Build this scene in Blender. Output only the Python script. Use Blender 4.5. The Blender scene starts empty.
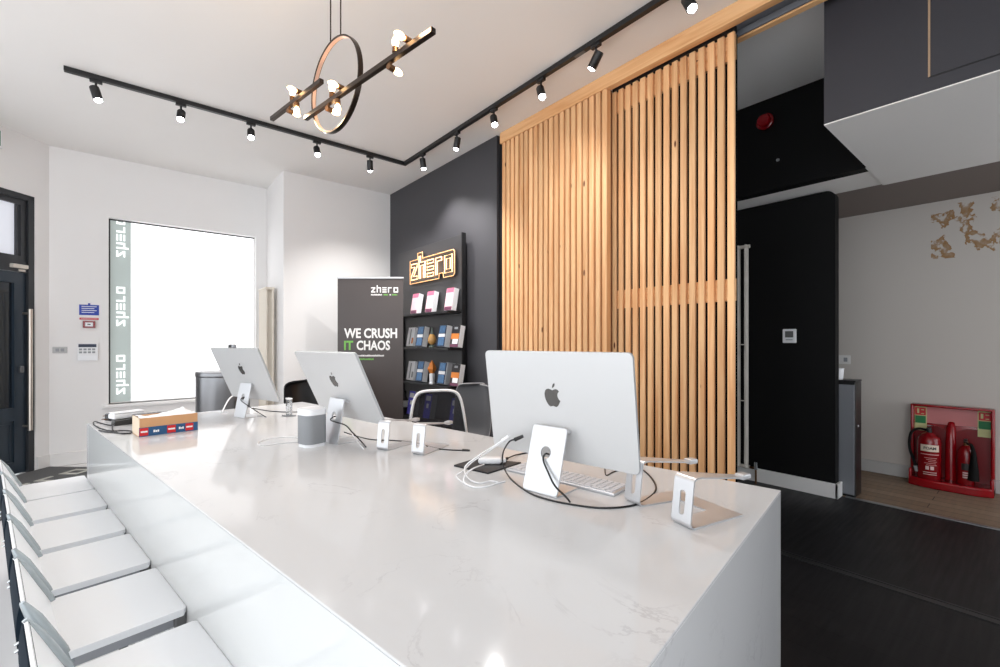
import bpy, bmesh, math, random
from math import sin, cos, pi, radians, atan2
from mathutils import Vector, Matrix
random.seed(7)
SC = bpy.context.scene
COL = SC.collection

# ------------------------------------------------------------------ survey frame
F, CY, EYE, YAW = 451.3, 342.3, 1.22, radians(39.69)
CA, SA = cos(YAW), sin(YAW)
TROT = radians(9.32)                                   # the counter stands 9 degrees off the room
TD, ND = Vector((-sin(TROT), cos(TROT))), Vector((cos(TROT), sin(TROT)))
TOP = 0.76                                             # counter height
CEIL = 3.14


def ray(px):
    a = (px - 500) / F
    return a * CA + SA, -a * SA + CA                   # world x, y per metre of depth


def on_z(px, py, z):
    d = F * (EYE - z) / (py - CY)
    x, y = ray(px)
    return Vector((x * d, y * d, z))


def on_x(px, X, py=CY):
    x, y = ray(px)
    d = X / x
    return Vector((X, y * d, EYE - (py - CY) * d / F))


def on_y(px, Y, py=CY):
    x, y = ray(px)
    d = Y / y
    return Vector((x * d, Y, EYE - (py - CY) * d / F))


def tab(n, t, z=TOP):
    return Vector((ND.x * n + TD.x * t, ND.y * n + TD.y * t, z))


def to_tab(p):
    return Vector((p.x * ND.x + p.y * ND.y, p.x * TD.x + p.y * TD.y, p.z))


# ------------------------------------------------------------------ materials
def lin(c):
    return tuple((v / 12.92 if v <= 0.04045 else ((v + 0.055) / 1.055) ** 2.4) for v in (x / 255 for x in c))


MATS = {}


def mat(name, rgb, rough=0.5, metal=0.0, emit=None, estr=0, trans=0, alpha=None, vary=0.0, scale=8, bump=0.0, spec=0.5, coat=0, stretch=None):
    if name in MATS:
        return MATS[name]
    m = bpy.data.materials.new(name)
    m.use_nodes = True
    nt = m.node_tree
    b = nt.nodes['Principled BSDF']
    c = lin(rgb)
    b.inputs['Base Color'].default_value = (*c, 1)
    b.inputs['Roughness'].default_value = rough
    b.inputs['Metallic'].default_value = metal
    b.inputs['Specular IOR Level'].default_value = spec
    b.inputs['Coat Weight'].default_value = coat
    if trans:
        b.inputs['Transmission Weight'].default_value = trans
        b.inputs['IOR'].default_value = 1.2
    if alpha is not None:
        b.inputs['Alpha'].default_value = alpha
    if emit:
        b.inputs['Emission Color'].default_value = (*lin(emit), 1)
        b.inputs['Emission Strength'].default_value = estr
    if vary or bump:
        tc = nt.nodes.new('ShaderNodeTexCoord')
        mp = nt.nodes.new('ShaderNodeMapping')
        if stretch:
            mp.inputs['Scale'].default_value = stretch
        nz = nt.nodes.new('ShaderNodeTexNoise')
        nz.inputs['Scale'].default_value = scale
        nz.inputs['Detail'].default_value = 6
        nt.links.new(tc.outputs['Object'], mp.inputs[0])
        nt.links.new(mp.outputs[0], nz.inputs['Vector'])
        if vary:
            mx = nt.nodes.new('ShaderNodeMix')
            mx.data_type = 'RGBA'
            mx.inputs[6].default_value = (*[v * (1 - vary) for v in c], 1)
            mx.inputs[7].default_value = (*[min(1, v * (1 + vary)) for v in c], 1)
            nt.links.new(nz.outputs[0], mx.inputs[0])
            nt.links.new(mx.outputs[2], b.inputs['Base Color'])
        if bump:
            bp = nt.nodes.new('ShaderNodeBump')
            bp.inputs['Strength'].default_value = bump
            bp.inputs['Distance'].default_value = 0.01
            nt.links.new(nz.outputs[0], bp.inputs['Height'])
            nt.links.new(bp.outputs[0], b.inputs['Normal'])
    MATS[name] = m
    return m


def N(nt, kind, **kw):
    n = nt.nodes.new(kind)
    for k, v in kw.items():
        setattr(n, k, v)
    return n


def ramp(nt, stops):
    r = nt.nodes.new('ShaderNodeValToRGB')
    e = r.color_ramp.elements
    while len(e) < len(stops):
        e.new(0.5)
    for s, (p, c) in zip(e, stops):
        s.position = p
        s.color = (*c, 1)
    return r


def quartz_mat():
    m = mat('white_quartz', (226, 225, 226), 0.09, spec=0.17)
    nt = m.node_tree
    b = nt.nodes['Principled BSDF']
    tc = N(nt, 'ShaderNodeTexCoord')
    n1 = N(nt, 'ShaderNodeTexNoise')
    n1.inputs['Scale'].default_value = 2.2
    n1.inputs['Detail'].default_value = 9
    n1.inputs['Roughness'].default_value = 0.65
    n1.inputs['Distortion'].default_value = 1.2
    nt.links.new(tc.outputs['Object'], n1.inputs['Vector'])
    r1 = ramp(nt, [(0.0, lin((209, 209, 210))), (0.488, lin((208, 208, 209))), (0.5, lin((190, 189, 191))), (0.512, lin((208, 208, 209)))])
    nt.links.new(n1.outputs[0], r1.inputs[0])
    n2 = N(nt, 'ShaderNodeTexNoise')
    n2.inputs['Scale'].default_value = 5
    n2.inputs['Detail'].default_value = 4
    nt.links.new(tc.outputs['Object'], n2.inputs['Vector'])
    mask = N(nt, 'ShaderNodeMapRange')
    mask.inputs[1].default_value = 0.5
    mask.inputs[2].default_value = 0.7
    nt.links.new(n2.outputs[0], mask.inputs[0])
    mx = N(nt, 'ShaderNodeMix', data_type='RGBA')
    mx.inputs[6].default_value = (*lin((208, 208, 209)), 1)
    nt.links.new(mask.outputs[0], mx.inputs[0])
    nt.links.new(r1.outputs[0], mx.inputs[7])
    nt.links.new(mx.outputs[2], b.inputs['Base Color'])
    return m


def pine_mat(name, rgb_a, rgb_b, axis='z'):
    """pine with grain along an axis, a tone of its own for each strip and scattered knots"""
    m = mat(name, rgb_a, 0.5, spec=0.3)
    nt = m.node_tree
    b = nt.nodes['Principled BSDF']
    tc = N(nt, 'ShaderNodeTexCoord')
    mp = N(nt, 'ShaderNodeMapping')
    mp.inputs['Scale'].default_value = (14, 14, 0.7) if axis == 'z' else (14, 0.7, 14)
    nt.links.new(tc.outputs['Object'], mp.inputs[0])
    nz = N(nt, 'ShaderNodeTexNoise')
    nz.inputs['Scale'].default_value = 2.0
    nz.inputs['Detail'].default_value = 7
    nz.inputs['Distortion'].default_value = 0.6
    nt.links.new(mp.outputs[0], nz.inputs['Vector'])
    r = ramp(nt, [(0.3, lin(rgb_b)), (0.6, lin(rgb_a))])
    nt.links.new(nz.outputs[0], r.inputs[0])
    at = N(nt, 'ShaderNodeAttribute', attribute_name='tone')
    hs = N(nt, 'ShaderNodeHueSaturation')
    mr = N(nt, 'ShaderNodeMapRange')
    mr.inputs[3].default_value = 0.86
    mr.inputs[4].default_value = 1.1
    nt.links.new(at.outputs['Fac'], mr.inputs[0])
    nt.links.new(mr.outputs[0], hs.inputs['Value'])
    nt.links.new(r.outputs[0], hs.inputs['Color'])
    # knots
    mp2 = N(nt, 'ShaderNodeMapping')
    mp2.inputs['Scale'].default_value = (9, 9, 3.0) if axis == 'z' else (9, 3, 9)
    nt.links.new(tc.outputs['Object'], mp2.inputs[0])
    vo = N(nt, 'ShaderNodeTexVoronoi')
    vo.inputs['Scale'].default_value = 1.0
    nt.links.new(mp2.outputs[0], vo.inputs['Vector'])
    kn = N(nt, 'ShaderNodeMapRange')
    kn.inputs[1].default_value = 0.055
    kn.inputs[2].default_value = 0.085
    kn.inputs[3].default_value = 1
    kn.inputs[4].default_value = 0
    nt.links.new(vo.outputs['Distance'], kn.inputs[0])
    mx = N(nt, 'ShaderNodeMix', data_type='RGBA')
    mx.inputs[7].default_value = (*lin((96, 52, 26)), 1)
    nt.links.new(kn.outputs[0], mx.inputs[0])
    nt.links.new(hs.outputs[0], mx.inputs[6])
    nt.links.new(mx.outputs[2], b.inputs['Base Color'])
    return m


def plank_mat(name, ca, cb, gap, width, length, rough, rot=0.0, bump=0.15):
    m = mat(name, ca, rough, spec=0.2)
    nt = m.node_tree
    b = nt.nodes['Principled BSDF']
    tc = N(nt, 'ShaderNodeTexCoord')
    mp = N(nt, 'ShaderNodeMapping')
    mp.inputs['Rotation'].default_value = (0, 0, rot)
    nt.links.new(tc.outputs['Object'], mp.inputs[0])
    br = N(nt, 'ShaderNodeTexBrick')
    br.inputs['Scale'].default_value = 1.0
    br.inputs['Brick Width'].default_value = length
    br.inputs['Row Height'].default_value = width
    br.inputs['Mortar Size'].default_value = 0.003
    br.inputs['Color1'].default_value = (*lin(ca), 1)
    br.inputs['Color2'].default_value = (*lin(cb), 1)
    br.inputs['Mortar'].default_value = (*lin(gap), 1)
    nt.links.new(mp.outputs[0], br.inputs['Vector'])
    mp2 = N(nt, 'ShaderNodeMapping')
    mp2.inputs['Rotation'].default_value = (0, 0, rot)
    mp2.inputs['Scale'].default_value = (1.5, 22, 1)
    nt.links.new(tc.outputs['Object'], mp2.inputs[0])
    nz = N(nt, 'ShaderNodeTexNoise')
    nz.inputs['Scale'].default_value = 2
    nz.inputs['Detail'].default_value = 8
    nt.links.new(mp2.outputs[0], nz.inputs['Vector'])
    hs = N(nt, 'ShaderNodeHueSaturation')
    mr = N(nt, 'ShaderNodeMapRange')
    mr.inputs[3].default_value = 0.6
    mr.inputs[4].default_value = 1.4
    nt.links.new(nz.outputs[0], mr.inputs[0])
    nt.links.new(mr.outputs[0], hs.inputs['Value'])
    nt.links.new(br.outputs[0], hs.inputs['Color'])
    nt.links.new(hs.outputs[0], b.inputs['Base Color'])
    rr = N(nt, 'ShaderNodeMapRange')
    rr.inputs[3].default_value = max(0.05, rough - 0.12)
    rr.inputs[4].default_value = rough + 0.15
    nt.links.new(nz.outputs[0], rr.inputs[0])
    nt.links.new(rr.outputs[0], b.inputs['Roughness'])
    bp = N(nt, 'ShaderNodeBump')
    bp.inputs['Strength'].default_value = bump
    bp.inputs['Distance'].default_value = 0.004
    nt.links.new(br.outputs['Fac'], bp.inputs['Height'])
    bp.invert = True
    nt.links.new(bp.outputs[0], b.inputs['Normal'])
    return m


def damage_mat():
    """painted plaster with brown patches where the paint has flaked, kept to one area of the wall (object y, z)"""
    m = mat('flaking_plaster', (206, 199, 192), 0.8)
    nt = m.node_tree
    b = nt.nodes['Principled BSDF']
    tc = N(nt, 'ShaderNodeTexCoord')
    nz = N(nt, 'ShaderNodeTexNoise')
    nz.inputs['Scale'].default_value = 5.5
    nz.inputs['Detail'].default_value = 7
    nz.inputs['Distortion'].default_value = 0.35
    nt.links.new(tc.outputs['Object'], nz.inputs['Vector'])
    rim = ramp(nt, [(0.0, (0, 0, 0)), (0.505, (0, 0, 0)), (0.515, (1, 1, 1)), (0.575, (0.75, 0.75, 0.75)), (0.60, (0.0, 0.0, 0.0))])
    nt.links.new(nz.outputs[0], rim.inputs[0])
    sx = N(nt, 'ShaderNodeSeparateXYZ')
    nt.links.new(tc.outputs['Object'], sx.inputs[0])

    def dist(out, c, half):
        s = N(nt, 'ShaderNodeMath', operation='SUBTRACT')
        nt.links.new(out, s.inputs[0])
        s.inputs[1].default_value = c
        a = N(nt, 'ShaderNodeMath', operation='ABSOLUTE')
        nt.links.new(s.outputs[0], a.inputs[0])
        d = N(nt, 'ShaderNodeMath', operation='LESS_THAN')
        nt.links.new(a.outputs[0], d.inputs[0])
        d.inputs[1].default_value = half
        return d
    d1, d2 = dist(sx.outputs[1], 0.20, 0.43), dist(sx.outputs[2], 2.17, 0.23)
    mu = N(nt, 'ShaderNodeMath', operation='MULTIPLY')
    nt.links.new(d1.outputs[0], mu.inputs[0])
    nt.links.new(d2.outputs[0], mu.inputs[1])
    mu2 = N(nt, 'ShaderNodeMath', operation='MULTIPLY')
    nt.links.new(mu.outputs[0], mu2.inputs[0])
    n3 = N(nt, 'ShaderNodeTexNoise')
    n3.inputs['Scale'].default_value = 22
    n3.inputs['Detail'].default_value = 4
    nt.links.new(tc.outputs['Object'], n3.inputs['Vector'])
    r3 = ramp(nt, [(0.40, (0, 0, 0)), (0.47, (1, 1, 1))])
    nt.links.new(n3.outputs[0], r3.inputs[0])
    mu3 = N(nt, 'ShaderNodeMath', operation='MULTIPLY')
    nt.links.new(rim.outputs[0], mu3.inputs[0])
    nt.links.new(r3.outputs[0], mu3.inputs[1])
    nt.links.new(mu3.outputs[0], mu2.inputs[1])
    mx = N(nt, 'ShaderNodeMix', data_type='RGBA')
    mx.inputs[6].default_value = (*lin((206, 199, 192)), 1)
    mx.inputs[7].default_value = (*lin((158, 118, 72)), 1)
    nt.links.new(mu2.outputs[0], mx.inputs[0])
    nt.links.new(mx.outputs[2], b.inputs['Base Color'])
    return m


M = dict(
    wall=mat('white_wall_paint', (237, 235, 234), 0.7, vary=0.015, scale=3),
    ceil=mat('ceiling_paint', (240, 237, 234), 0.8, vary=0.02, scale=1.5),
    cream=mat('cream_enamel', (226, 217, 203), 0.35),
    slate=mat('slate_wall_paint', (63, 62, 66), 0.55, vary=0.06, scale=2),
    black=mat('black_wall_paint', (9, 9, 10), 0.65, spec=0.2, vary=0.1, scale=3),
    box=mat('bulkhead_paint', (48, 47, 53), 0.5, vary=0.06, scale=4, bump=0.03),
    quartz=quartz_mat(),
    gloss=mat('white_gloss_panel', (212, 213, 212), 0.08, vary=0.01, scale=3, spec=0.22),
    pine=pine_mat('pine', (240, 192, 142), (219, 158, 106)),
    beam=pine_mat('pine_beam', (240, 190, 138), (218, 156, 102), 'y'),
    backing=mat('pine_backing', (116, 70, 38), 0.7, vary=0.15, scale=5),
    gapshade=mat('gap_shade_black', (14, 13, 13), 0.95, vary=0.1, scale=200, spec=0.1),
    blackmetal=mat('black_metal', (22, 22, 24), 0.4),
    blackplastic=mat('black_plastic', (20, 20, 22), 0.35),
    bronze=mat('dark_bronze', (62, 52, 46), 0.32, 0.85, vary=0.1, scale=20),
    copper=mat('brushed_copper', (226, 190, 170), 0.45, 0.4),
    brass=mat('aged_brass', (124, 92, 66), 0.35, 0.9),
    alu=mat('silver_aluminium', (206, 206, 208), 0.34, 0.6),
    alushell=mat('silver_anodised_shell', (206, 206, 206), 0.4, 0.3),
    aluedge=mat('silver_edge', (150, 152, 156), 0.3, 0.8),
    chrome=mat('chrome', (210, 213, 216), 0.08, 1.0),
    railgrey=mat('pale_grey_rail', (176, 184, 187), 0.25, 0.45),
    steelback=mat('blue_grey_steel', (28, 38, 48), 0.85, spec=0.1),
    darkgrey=mat('dark_grey_plastic', (92, 92, 92), 0.5),
    whitep=mat('white_plastic', (238, 238, 240), 0.25),
    seat=mat('white_seat_laminate', (238, 239, 241), 0.3),
    clearp=mat('clear_plastic', (235, 238, 240), 0.1, trans=0.85),
    glass=mat('clear_glass', (235, 240, 242), 0.02, trans=1.0),
    darkglass=mat('tinted_glass', (24, 32, 42), 0.06, spec=0.6),
    doorpaint=mat('blue_black_door_paint', (38, 50, 62), 0.4),
    doorframe=mat('anthracite_frame_paint', (45, 47, 51), 0.4),
    screen=mat('dark_screen', (10, 10, 12), 0.1),
    logo=mat('polished_grey_logo', (96, 94, 92), 0.25, 0.5),
    mesh=mat('grey_fabric_mesh', (138, 140, 143), 0.7, vary=0.12, scale=400),
    chairmesh=mat('black_chair_mesh', (26, 26, 32), 0.7, alpha=0.86),
    shell=mat('charcoal_chair_shell', (88, 88, 91), 0.55),
    shelledge=mat('pale_shell_edge', (150, 150, 152), 0.5),
    oak=mat('light_oak', (196, 136, 84), 0.5, vary=0.15, scale=12),
    card=mat('brown_cardboard', (204, 156, 112), 0.75, vary=0.06, scale=30),
    cardin=mat('pale_card', (226, 206, 182), 0.8),
    cardblue=mat('blue_print', (38, 86, 130), 0.5),
    cardred=mat('red_print', (206, 36, 40), 0.5),
    paper=mat('white_paper', (240, 240, 242), 0.7),
    red=mat('red_glossy_plastic', (146, 8, 20), 0.22, coat=0.3),
    redpaint=mat('red_extinguisher_paint', (132, 8, 18), 0.25, coat=0.3),
    green=mat('sign_green', (22, 120, 66), 0.5),
    lumi=mat('luminescent_sign', (206, 206, 150), 0.6),
    blue=mat('sign_blue', (32, 64, 168), 0.5),
    redsign=mat('sign_red', (196, 30, 40), 0.5),
    steel=mat('brushed_steel', (138, 138, 140), 0.32, 0.9, vary=0.08, scale=6, stretch=(1, 1, 0.1)),
    greycab=mat('grey_metallic_panel', (128, 130, 136), 0.4, 0.2),
    skirt=mat('grey_skirting', (196, 194, 192), 0.5),
    whiteskirt=mat('white_skirting', (232, 230, 228), 0.45),
    mat_=mat('grey_entrance_mat', (94, 94, 94), 0.9, vary=0.12, scale=90, bump=0.3),
    matlet=mat('pale_mat_letters', (186, 184, 176), 0.9, vary=0.08, scale=90),
    blackfloor=plank_mat('black_floor_boards', (22, 21, 23), (17, 16, 18), (4, 4, 4), 0.19, 2.6, 0.42, pi / 2),
    palefloor=mat('pale_floor_tile', (224, 222, 222), 0.25, vary=0.04, scale=2),
    oakfloor=plank_mat('grey_oak_floor', (150, 128, 108), (130, 108, 90), (70, 56, 46), 0.12, 1.1, 0.5, pi / 2),
    plaster=damage_mat(),
    film=mat('frosted_window_film', (250, 250, 250), 0.6, emit=(252, 253, 255), estr=0.97),
    filmgrey=mat('grey_etched_film', (150, 160, 158), 0.6, emit=(190, 200, 197), estr=0.42),
    filmlet=mat('white_etched_letters', (245, 248, 247), 0.6, emit=(255, 255, 255), estr=0.75),
    fanlight=mat('daylit_fanlight_glass', (205, 208, 216), 0.2, emit=(225, 228, 238), estr=0.45),
    neon=mat('warm_neon', (255, 210, 160), 0.4, emit=(255, 206, 150), estr=2.0),
    neonedge=mat('orange_neon', (255, 190, 130), 0.4, emit=(255, 186, 124), estr=0.85),
    acrylic=mat('smoked_acrylic', (66, 58, 54), 0.3),
    lens=mat('lit_lamp_lens', (255, 255, 255), 0.4, emit=(250, 250, 255), estr=30),
    bulb=mat('lit_warm_bulb', (255, 220, 170), 0.3, emit=(255, 214, 158), estr=12),
    bannerprint=mat('banner_print', (70, 62, 60), 0.38, vary=0.05, scale=4),
    bannerwhite=mat('banner_white_ink', (238, 236, 234), 0.5),
    bannergreen=mat('banner_green_ink', (112, 178, 76), 0.5),
    pink=mat('pink_cover', (214, 110, 138), 0.5, vary=0.35, scale=22),
    palepink=mat('pale_pink_cover', (232, 196, 204), 0.5, vary=0.12, scale=30),
    plum=mat('plum_cover', (112, 60, 86), 0.5),
    bluecover=mat('ice_blue_cover', (78, 118, 160), 0.4, vary=0.75, scale=34),
    navy=mat('navy_cover', (28, 40, 66), 0.4),
    violet=mat('violet_blue_cover', (66, 60, 196), 0.4, vary=0.4, scale=40),
    boxwhite=mat('white_carton', (238, 239, 242), 0.5),
    boxgrey=mat('grey_carton', (150, 152, 156), 0.5),
    orange=mat('orange_print', (220, 130, 52), 0.5),
    blackcover=mat('black_cover', (34, 30, 34), 0.5),
    gold=mat('amber_glass', (206, 156, 92), 0.2, spec=0.6),
    glassgreen=mat('green_grey_glass', (98, 112, 104), 0.12, spec=0.6),
    switchgrey=mat('pale_grey_switch_plate', (188, 188, 188), 0.5),
    bulkline=mat('bare_timber_bead', (168, 140, 112), 0.6),
)


# ------------------------------------------------------------------ geometry helpers
class G:
    """a mesh being put together"""

    def __init__(self):
        self.bm = bmesh.new()
        self.tone = None

    def _new(self, f):
        before = set(self.bm.verts)
        f()
        return [v for v in self.bm.verts if v not in before]

    def box(self, lo, hi, mx=None, bev=0.0, seg=2):
        lo, hi = Vector(lo), Vector(hi)
        c, s = (lo + hi) / 2, hi - lo
        r = bmesh.ops.create_cube(self.bm, size=1.0)
        vs = r['verts']
        for v in vs:
            v.co = Vector((v.co.x * s.x, v.co.y * s.y, v.co.z * s.z)) + c
        if bev:
            es = list({e for v in vs for e in v.link_edges})
            rb = bmesh.ops.bevel(self.bm, geom=es, offset=bev, segments=seg, affect='EDGES', profile=0.5)
            vs = list({v for f in rb['faces'] for v in f.verts} | {v for v in vs if v.is_valid})
        if mx is not None:
            bmesh.ops.transform(self.bm, matrix=mx, verts=vs)
        return vs

    def cyl(self, p, q, r0, r1=None, n=20, caps=True):
        p, q = Vector(p), Vector(q)
        r1 = r0 if r1 is None else r1
        d = q - p
        mx = Matrix.Translation((p + q) / 2) @ d.to_track_quat('Z', 'Y').to_matrix().to_4x4()
        bmesh.ops.create_cone(self.bm, cap_ends=caps, segments=n, radius1=r0, radius2=r1, depth=d.length, matrix=mx)

    def sphere(self, c, r, scale=(1, 1, 1), mx=None, n=16):
        m = Matrix.Translation(c) @ (mx or Matrix()) @ Matrix.Diagonal((*scale, 1))
        bmesh.ops.create_uvsphere(self.bm, u_segments=n, v_segments=max(6, n // 2), radius=r, matrix=m)

    def lathe(self, prof, c=(0, 0, 0), n=32, mx=None):
        rings = []
        for r, z in prof:
            ring = []
            for i in range(n):
                a = 2 * pi * i / n
                co = Vector((r * cos(a), r * sin(a), z)) + Vector(c)
                ring.append(self.bm.verts.new(mx @ co if mx else co))
            rings.append(ring)
        for a, b in zip(rings, rings[1:]):
            for i in range(n):
                self.bm.faces.new((a[i], a[(i + 1) % n], b[(i + 1) % n], b[i]))
        for ring, flip in ((rings[0], True), (rings[-1], False)):
            self.bm.faces.new(ring[::-1] if flip else ring)

    def tube(self, pts, r, n=10, closed=False, smooth=0, flat=None):
        pts = [Vector(p) for p in pts]
        if smooth:
            pts = spline(pts, smooth, closed)
        m = len(pts)
        rings, ref = [], None
        for i, p in enumerate(pts):
            a = pts[(i - 1) % m] if (closed or i) else p
            b = pts[(i + 1) % m] if (closed or i < m - 1) else p
            d = (b - a).normalized()
            if ref is None:
                ref = Vector((0, 0, 1)) if abs(d.z) < 0.9 else Vector((1, 0, 0))
            ref = (ref - d * ref.dot(d)).normalized()
            s = d.cross(ref)
            if isinstance(r, (list, tuple)):
                q = i / (m - 1) * (len(r) - 1)
                k0 = min(int(q), len(r) - 2)
                rr = r[k0] + (r[k0 + 1] - r[k0]) * (q - k0)
            else:
                rr = r
            ru, rv = (rr, rr) if flat is None else (rr, rr * flat)
            rings.append([self.bm.verts.new(p + ref * (ru * cos(2 * pi * k / n)) + s * (rv * sin(2 * pi * k / n))) for k in range(n)])
        pairs = list(zip(rings, rings[1:])) + ([(rings[-1], rings[0])] if closed else [])
        for a, b in pairs:
            for k in range(n):
                self.bm.faces.new((a[k], a[(k + 1) % n], b[(k + 1) % n], b[k]))
        if not closed:
            self.bm.faces.new(rings[0][::-1])
            self.bm.faces.new(rings[-1])

    def plate(self, outer, holes, depth, mx=None):
        """flat outline (2-D) with holes, thickened along +z of mx"""
        tmp = bmesh.new()
        for loop in [outer] + list(holes):
            vs = [tmp.verts.new((x, y, 0)) for x, y in loop]
            for a, b in zip(vs, vs[1:] + vs[:1]):
                tmp.edges.new((a, b))
        bmesh.ops.triangle_fill(tmp, use_beauty=True, use_dissolve=False, edges=tmp.edges[:])
        bmesh.ops.recalc_face_normals(tmp, faces=tmp.faces[:])
        r = bmesh.ops.extrude_face_region(tmp, geom=tmp.faces[:])
        bmesh.ops.translate(tmp, verts=[v for v in r['geom'] if isinstance(v, bmesh.types.BMVert)], vec=(0, 0, depth))
        bmesh.ops.recalc_face_normals(tmp, faces=tmp.faces[:])
        self.add(tmp, mx)

    def add(self, other, mx=None):
        if mx is not None:
            other.transform(mx)
        me = bpy.data.meshes.new('t')
        other.to_mesh(me)
        other.free()
        self.bm.from_mesh(me)
        bpy.data.meshes.remove(me)

    def sheet(self, rows, thick=0.0, flip=False):
        """grid of points as a surface; thickened when asked"""
        vs = [[self.bm.verts.new(p) for p in row] for row in rows]
        fs = []
        for a, b in zip(vs, vs[1:]):
            for i in range(len(a) - 1):
                fs.append(self.bm.faces.new((a[i], a[i + 1], b[i + 1], b[i])))
        if thick:
            bmesh.ops.recalc_face_normals(self.bm, faces=fs)
            bmesh.ops.solidify(self.bm, geom=fs, thickness=thick)

    def build(self, name, m, parent=None, smooth=None, loc=None, rot=None):
        bmesh.ops.recalc_face_normals(self.bm, faces=self.bm.faces[:])
        me = bpy.data.meshes.new(name)
        self.bm.to_mesh(me)
        self.bm.free()
        for mm in (m if isinstance(m, (list, tuple)) else [m]):
            me.materials.append(mm)
        if smooth:
            me.polygons.foreach_set('use_smooth', [True] * len(me.polygons))
            me.set_sharp_from_angle(angle=radians(smooth))
        o = bpy.data.objects.new(name, me)
        COL.objects.link(o)
        if parent is not None:
            o.parent = parent
        if loc is not None:
            o.location = loc
        if rot is not None:
            o.rotation_euler = rot
        return o


def spline(pts, k, closed=False):
    out = []
    m = len(pts)
    rng = range(m) if closed else range(m - 1)
    for i in rng:
        p0 = pts[(i - 1) % m] if (closed or i > 0) else pts[0]
        p1, p2 = pts[i], pts[(i + 1) % m]
        p3 = pts[(i + 2) % m] if (closed or i + 2 < m) else pts[-1]
        for j in range(k):
            t = j / k
            out.append(0.5 * ((2 * p1) + (p2 - p0) * t + (2 * p0 - 5 * p1 + 4 * p2 - p3) * t * t + (3 * p1 - p0 - 3 * p2 + p3) * t ** 3))
    if not closed:
        out.append(pts[-1])
    return out


def rrect(w, h, r, k=5, c=(0, 0)):
    out = []
    for cx, cy, a0 in ((w / 2 - r, h / 2 - r, 0), (-w / 2 + r, h / 2 - r, 90), (-w / 2 + r, -h / 2 + r, 180), (w / 2 - r, -h / 2 + r, 270)):
        for i in range(k + 1):
            a = radians(a0 + 90 * i / k)
            out.append((c[0] + cx + r * cos(a), c[1] + cy + r * sin(a)))
    return out


def circle(c, r, n=20):
    return [(c[0] + r * cos(2 * pi * i / n), c[1] + r * sin(2 * pi * i / n)) for i in range(n)]


def basis(X, Y, o):
    X, Y = Vector(X).normalized(), Vector(Y).normalized()
    Z = X.cross(Y)
    m = Matrix((X, Y, Z)).transposed().to_4x4()
    m.translation = Vector(o)
    return m


def tag(o, label=None, cat=None, group=None, kind=None):
    for k, v in (('label', label), ('category', cat), ('group', group), ('kind', kind)):
        if v:
            o[k] = v
    return o


def empty(name, loc, rz=0.0, label=None, cat=None, group=None):
    o = bpy.data.objects.new(name, None)
    o.empty_display_size = 0.05
    COL.objects.link(o)
    o.location = loc
    o.rotation_euler = (0, 0, rz)
    return tag(o, label, cat, group)


def copy_tree(o, parent=None):
    c = o.copy()
    COL.objects.link(c)
    if parent is not None:
        c.parent = parent
    for ch in [x for x in o.children]:
        copy_tree(ch, c)
    return c


def struct(g, name, m, **kw):
    return tag(g.build(name, m, **kw), kind='structure')


def text(name, body, mx, m, parent, width=None, height=None, extrude=0.0006, align='LEFT', bold=0.0):
    cu = bpy.data.curves.new('tx', 'FONT')
    cu.body = body
    cu.extrude = extrude
    cu.align_x = 'LEFT'
    cu.offset = bold * 1.6
    cu.resolution_u = 3
    o = bpy.data.objects.new('tx', cu)
    COL.objects.link(o)
    dg = bpy.context.evaluated_depsgraph_get()
    me = bpy.data.meshes.new_from_object(o.evaluated_get(dg))
    bpy.data.objects.remove(o)
    xs = [v.co.x for v in me.vertices]
    ys = [v.co.y for v in me.vertices]
    w, h = max(xs) - min(xs), max(ys) - min(ys)
    sx = (width / w) if width else (height / h)
    sy = (height / h) if height else sx
    x0, y0 = min(xs), min(ys)
    for v in me.vertices:
        v.co = mx @ Vector(((v.co.x - x0) * sx, (v.co.y - y0) * sy, v.co.z))
    me.materials.clear()
    me.materials.append(m)
    me.name = name
    ob = bpy.data.objects.new(name, me)
    COL.objects.link(ob)
    if parent is not None:
        ob.parent = parent
    return ob


# the wordmark's letters as closed outlines, height 1, width 0.8; inner loop for the o
WM = [
    ('z', [[(0, 0), (.8, 0), (.8, .2), (.3, .2), (.8, .8), (.8, 1), (0, 1), (0, .8), (.5, .8), (0, .2)]]),
    ('h', [[(0, 0), (.2, 0), (.2, .8), (.6, .8), (.6, 0), (.8, 0), (.8, 1), (.2, 1), (.2, 1.4), (0, 1.4)]]),
    ('e', [[(0, .8), (.8, .8), (.8, 1), (0, 1)], [(0, .4), (.8, .4), (.8, .6), (0, .6)], [(0, 0), (.8, 0), (.8, .2), (0, .2)]]),
    ('r', [[(0, 0), (.2, 0), (.2, .8), (.72, .8), (.72, 1), (0, 1)]]),
    ('o', [[(0, 0), (.85, 0), (.85, 1), (0, 1)], [(.2, .2), (.65, .2), (.65, .8), (.2, .8)]]),
]
PITCH = 1.06


def wordmark(g, mx, sx, sy, depth):
    for i, (ch, loops) in enumerate(WM):
        L = [[((x + i * PITCH) * sx, y * sy) for x, y in lp] for lp in loops]
        if ch == 'o':
            g.plate(L[0], [L[1]], depth, mx)
        else:
            for lp in L:
                g.plate(lp, [], depth, mx)


# ================================================================== THE ROOM
XW, YE, YWIN = 2.65, 5.43, 6.2           # slate wall, end wall, window wall
XJ = 1.36                                # the return between end wall and window wall
DW0 = Vector((-0.573, 6.2))              # corner of window wall and door wall
DWD = Vector((-0.672, -0.741)).normalized()
XP, XF = 4.27, 5.42                      # black partition, far corridor wall
YB = -2.4                                # rear of the shop, behind the camera


def dw(s, z=0.0, off=0.0):
    nrm = Vector((-DWD.y, DWD.x))        # into the room
    p = DW0 + DWD * s + nrm * off
    return Vector((p.x, p.y, z))


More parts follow.
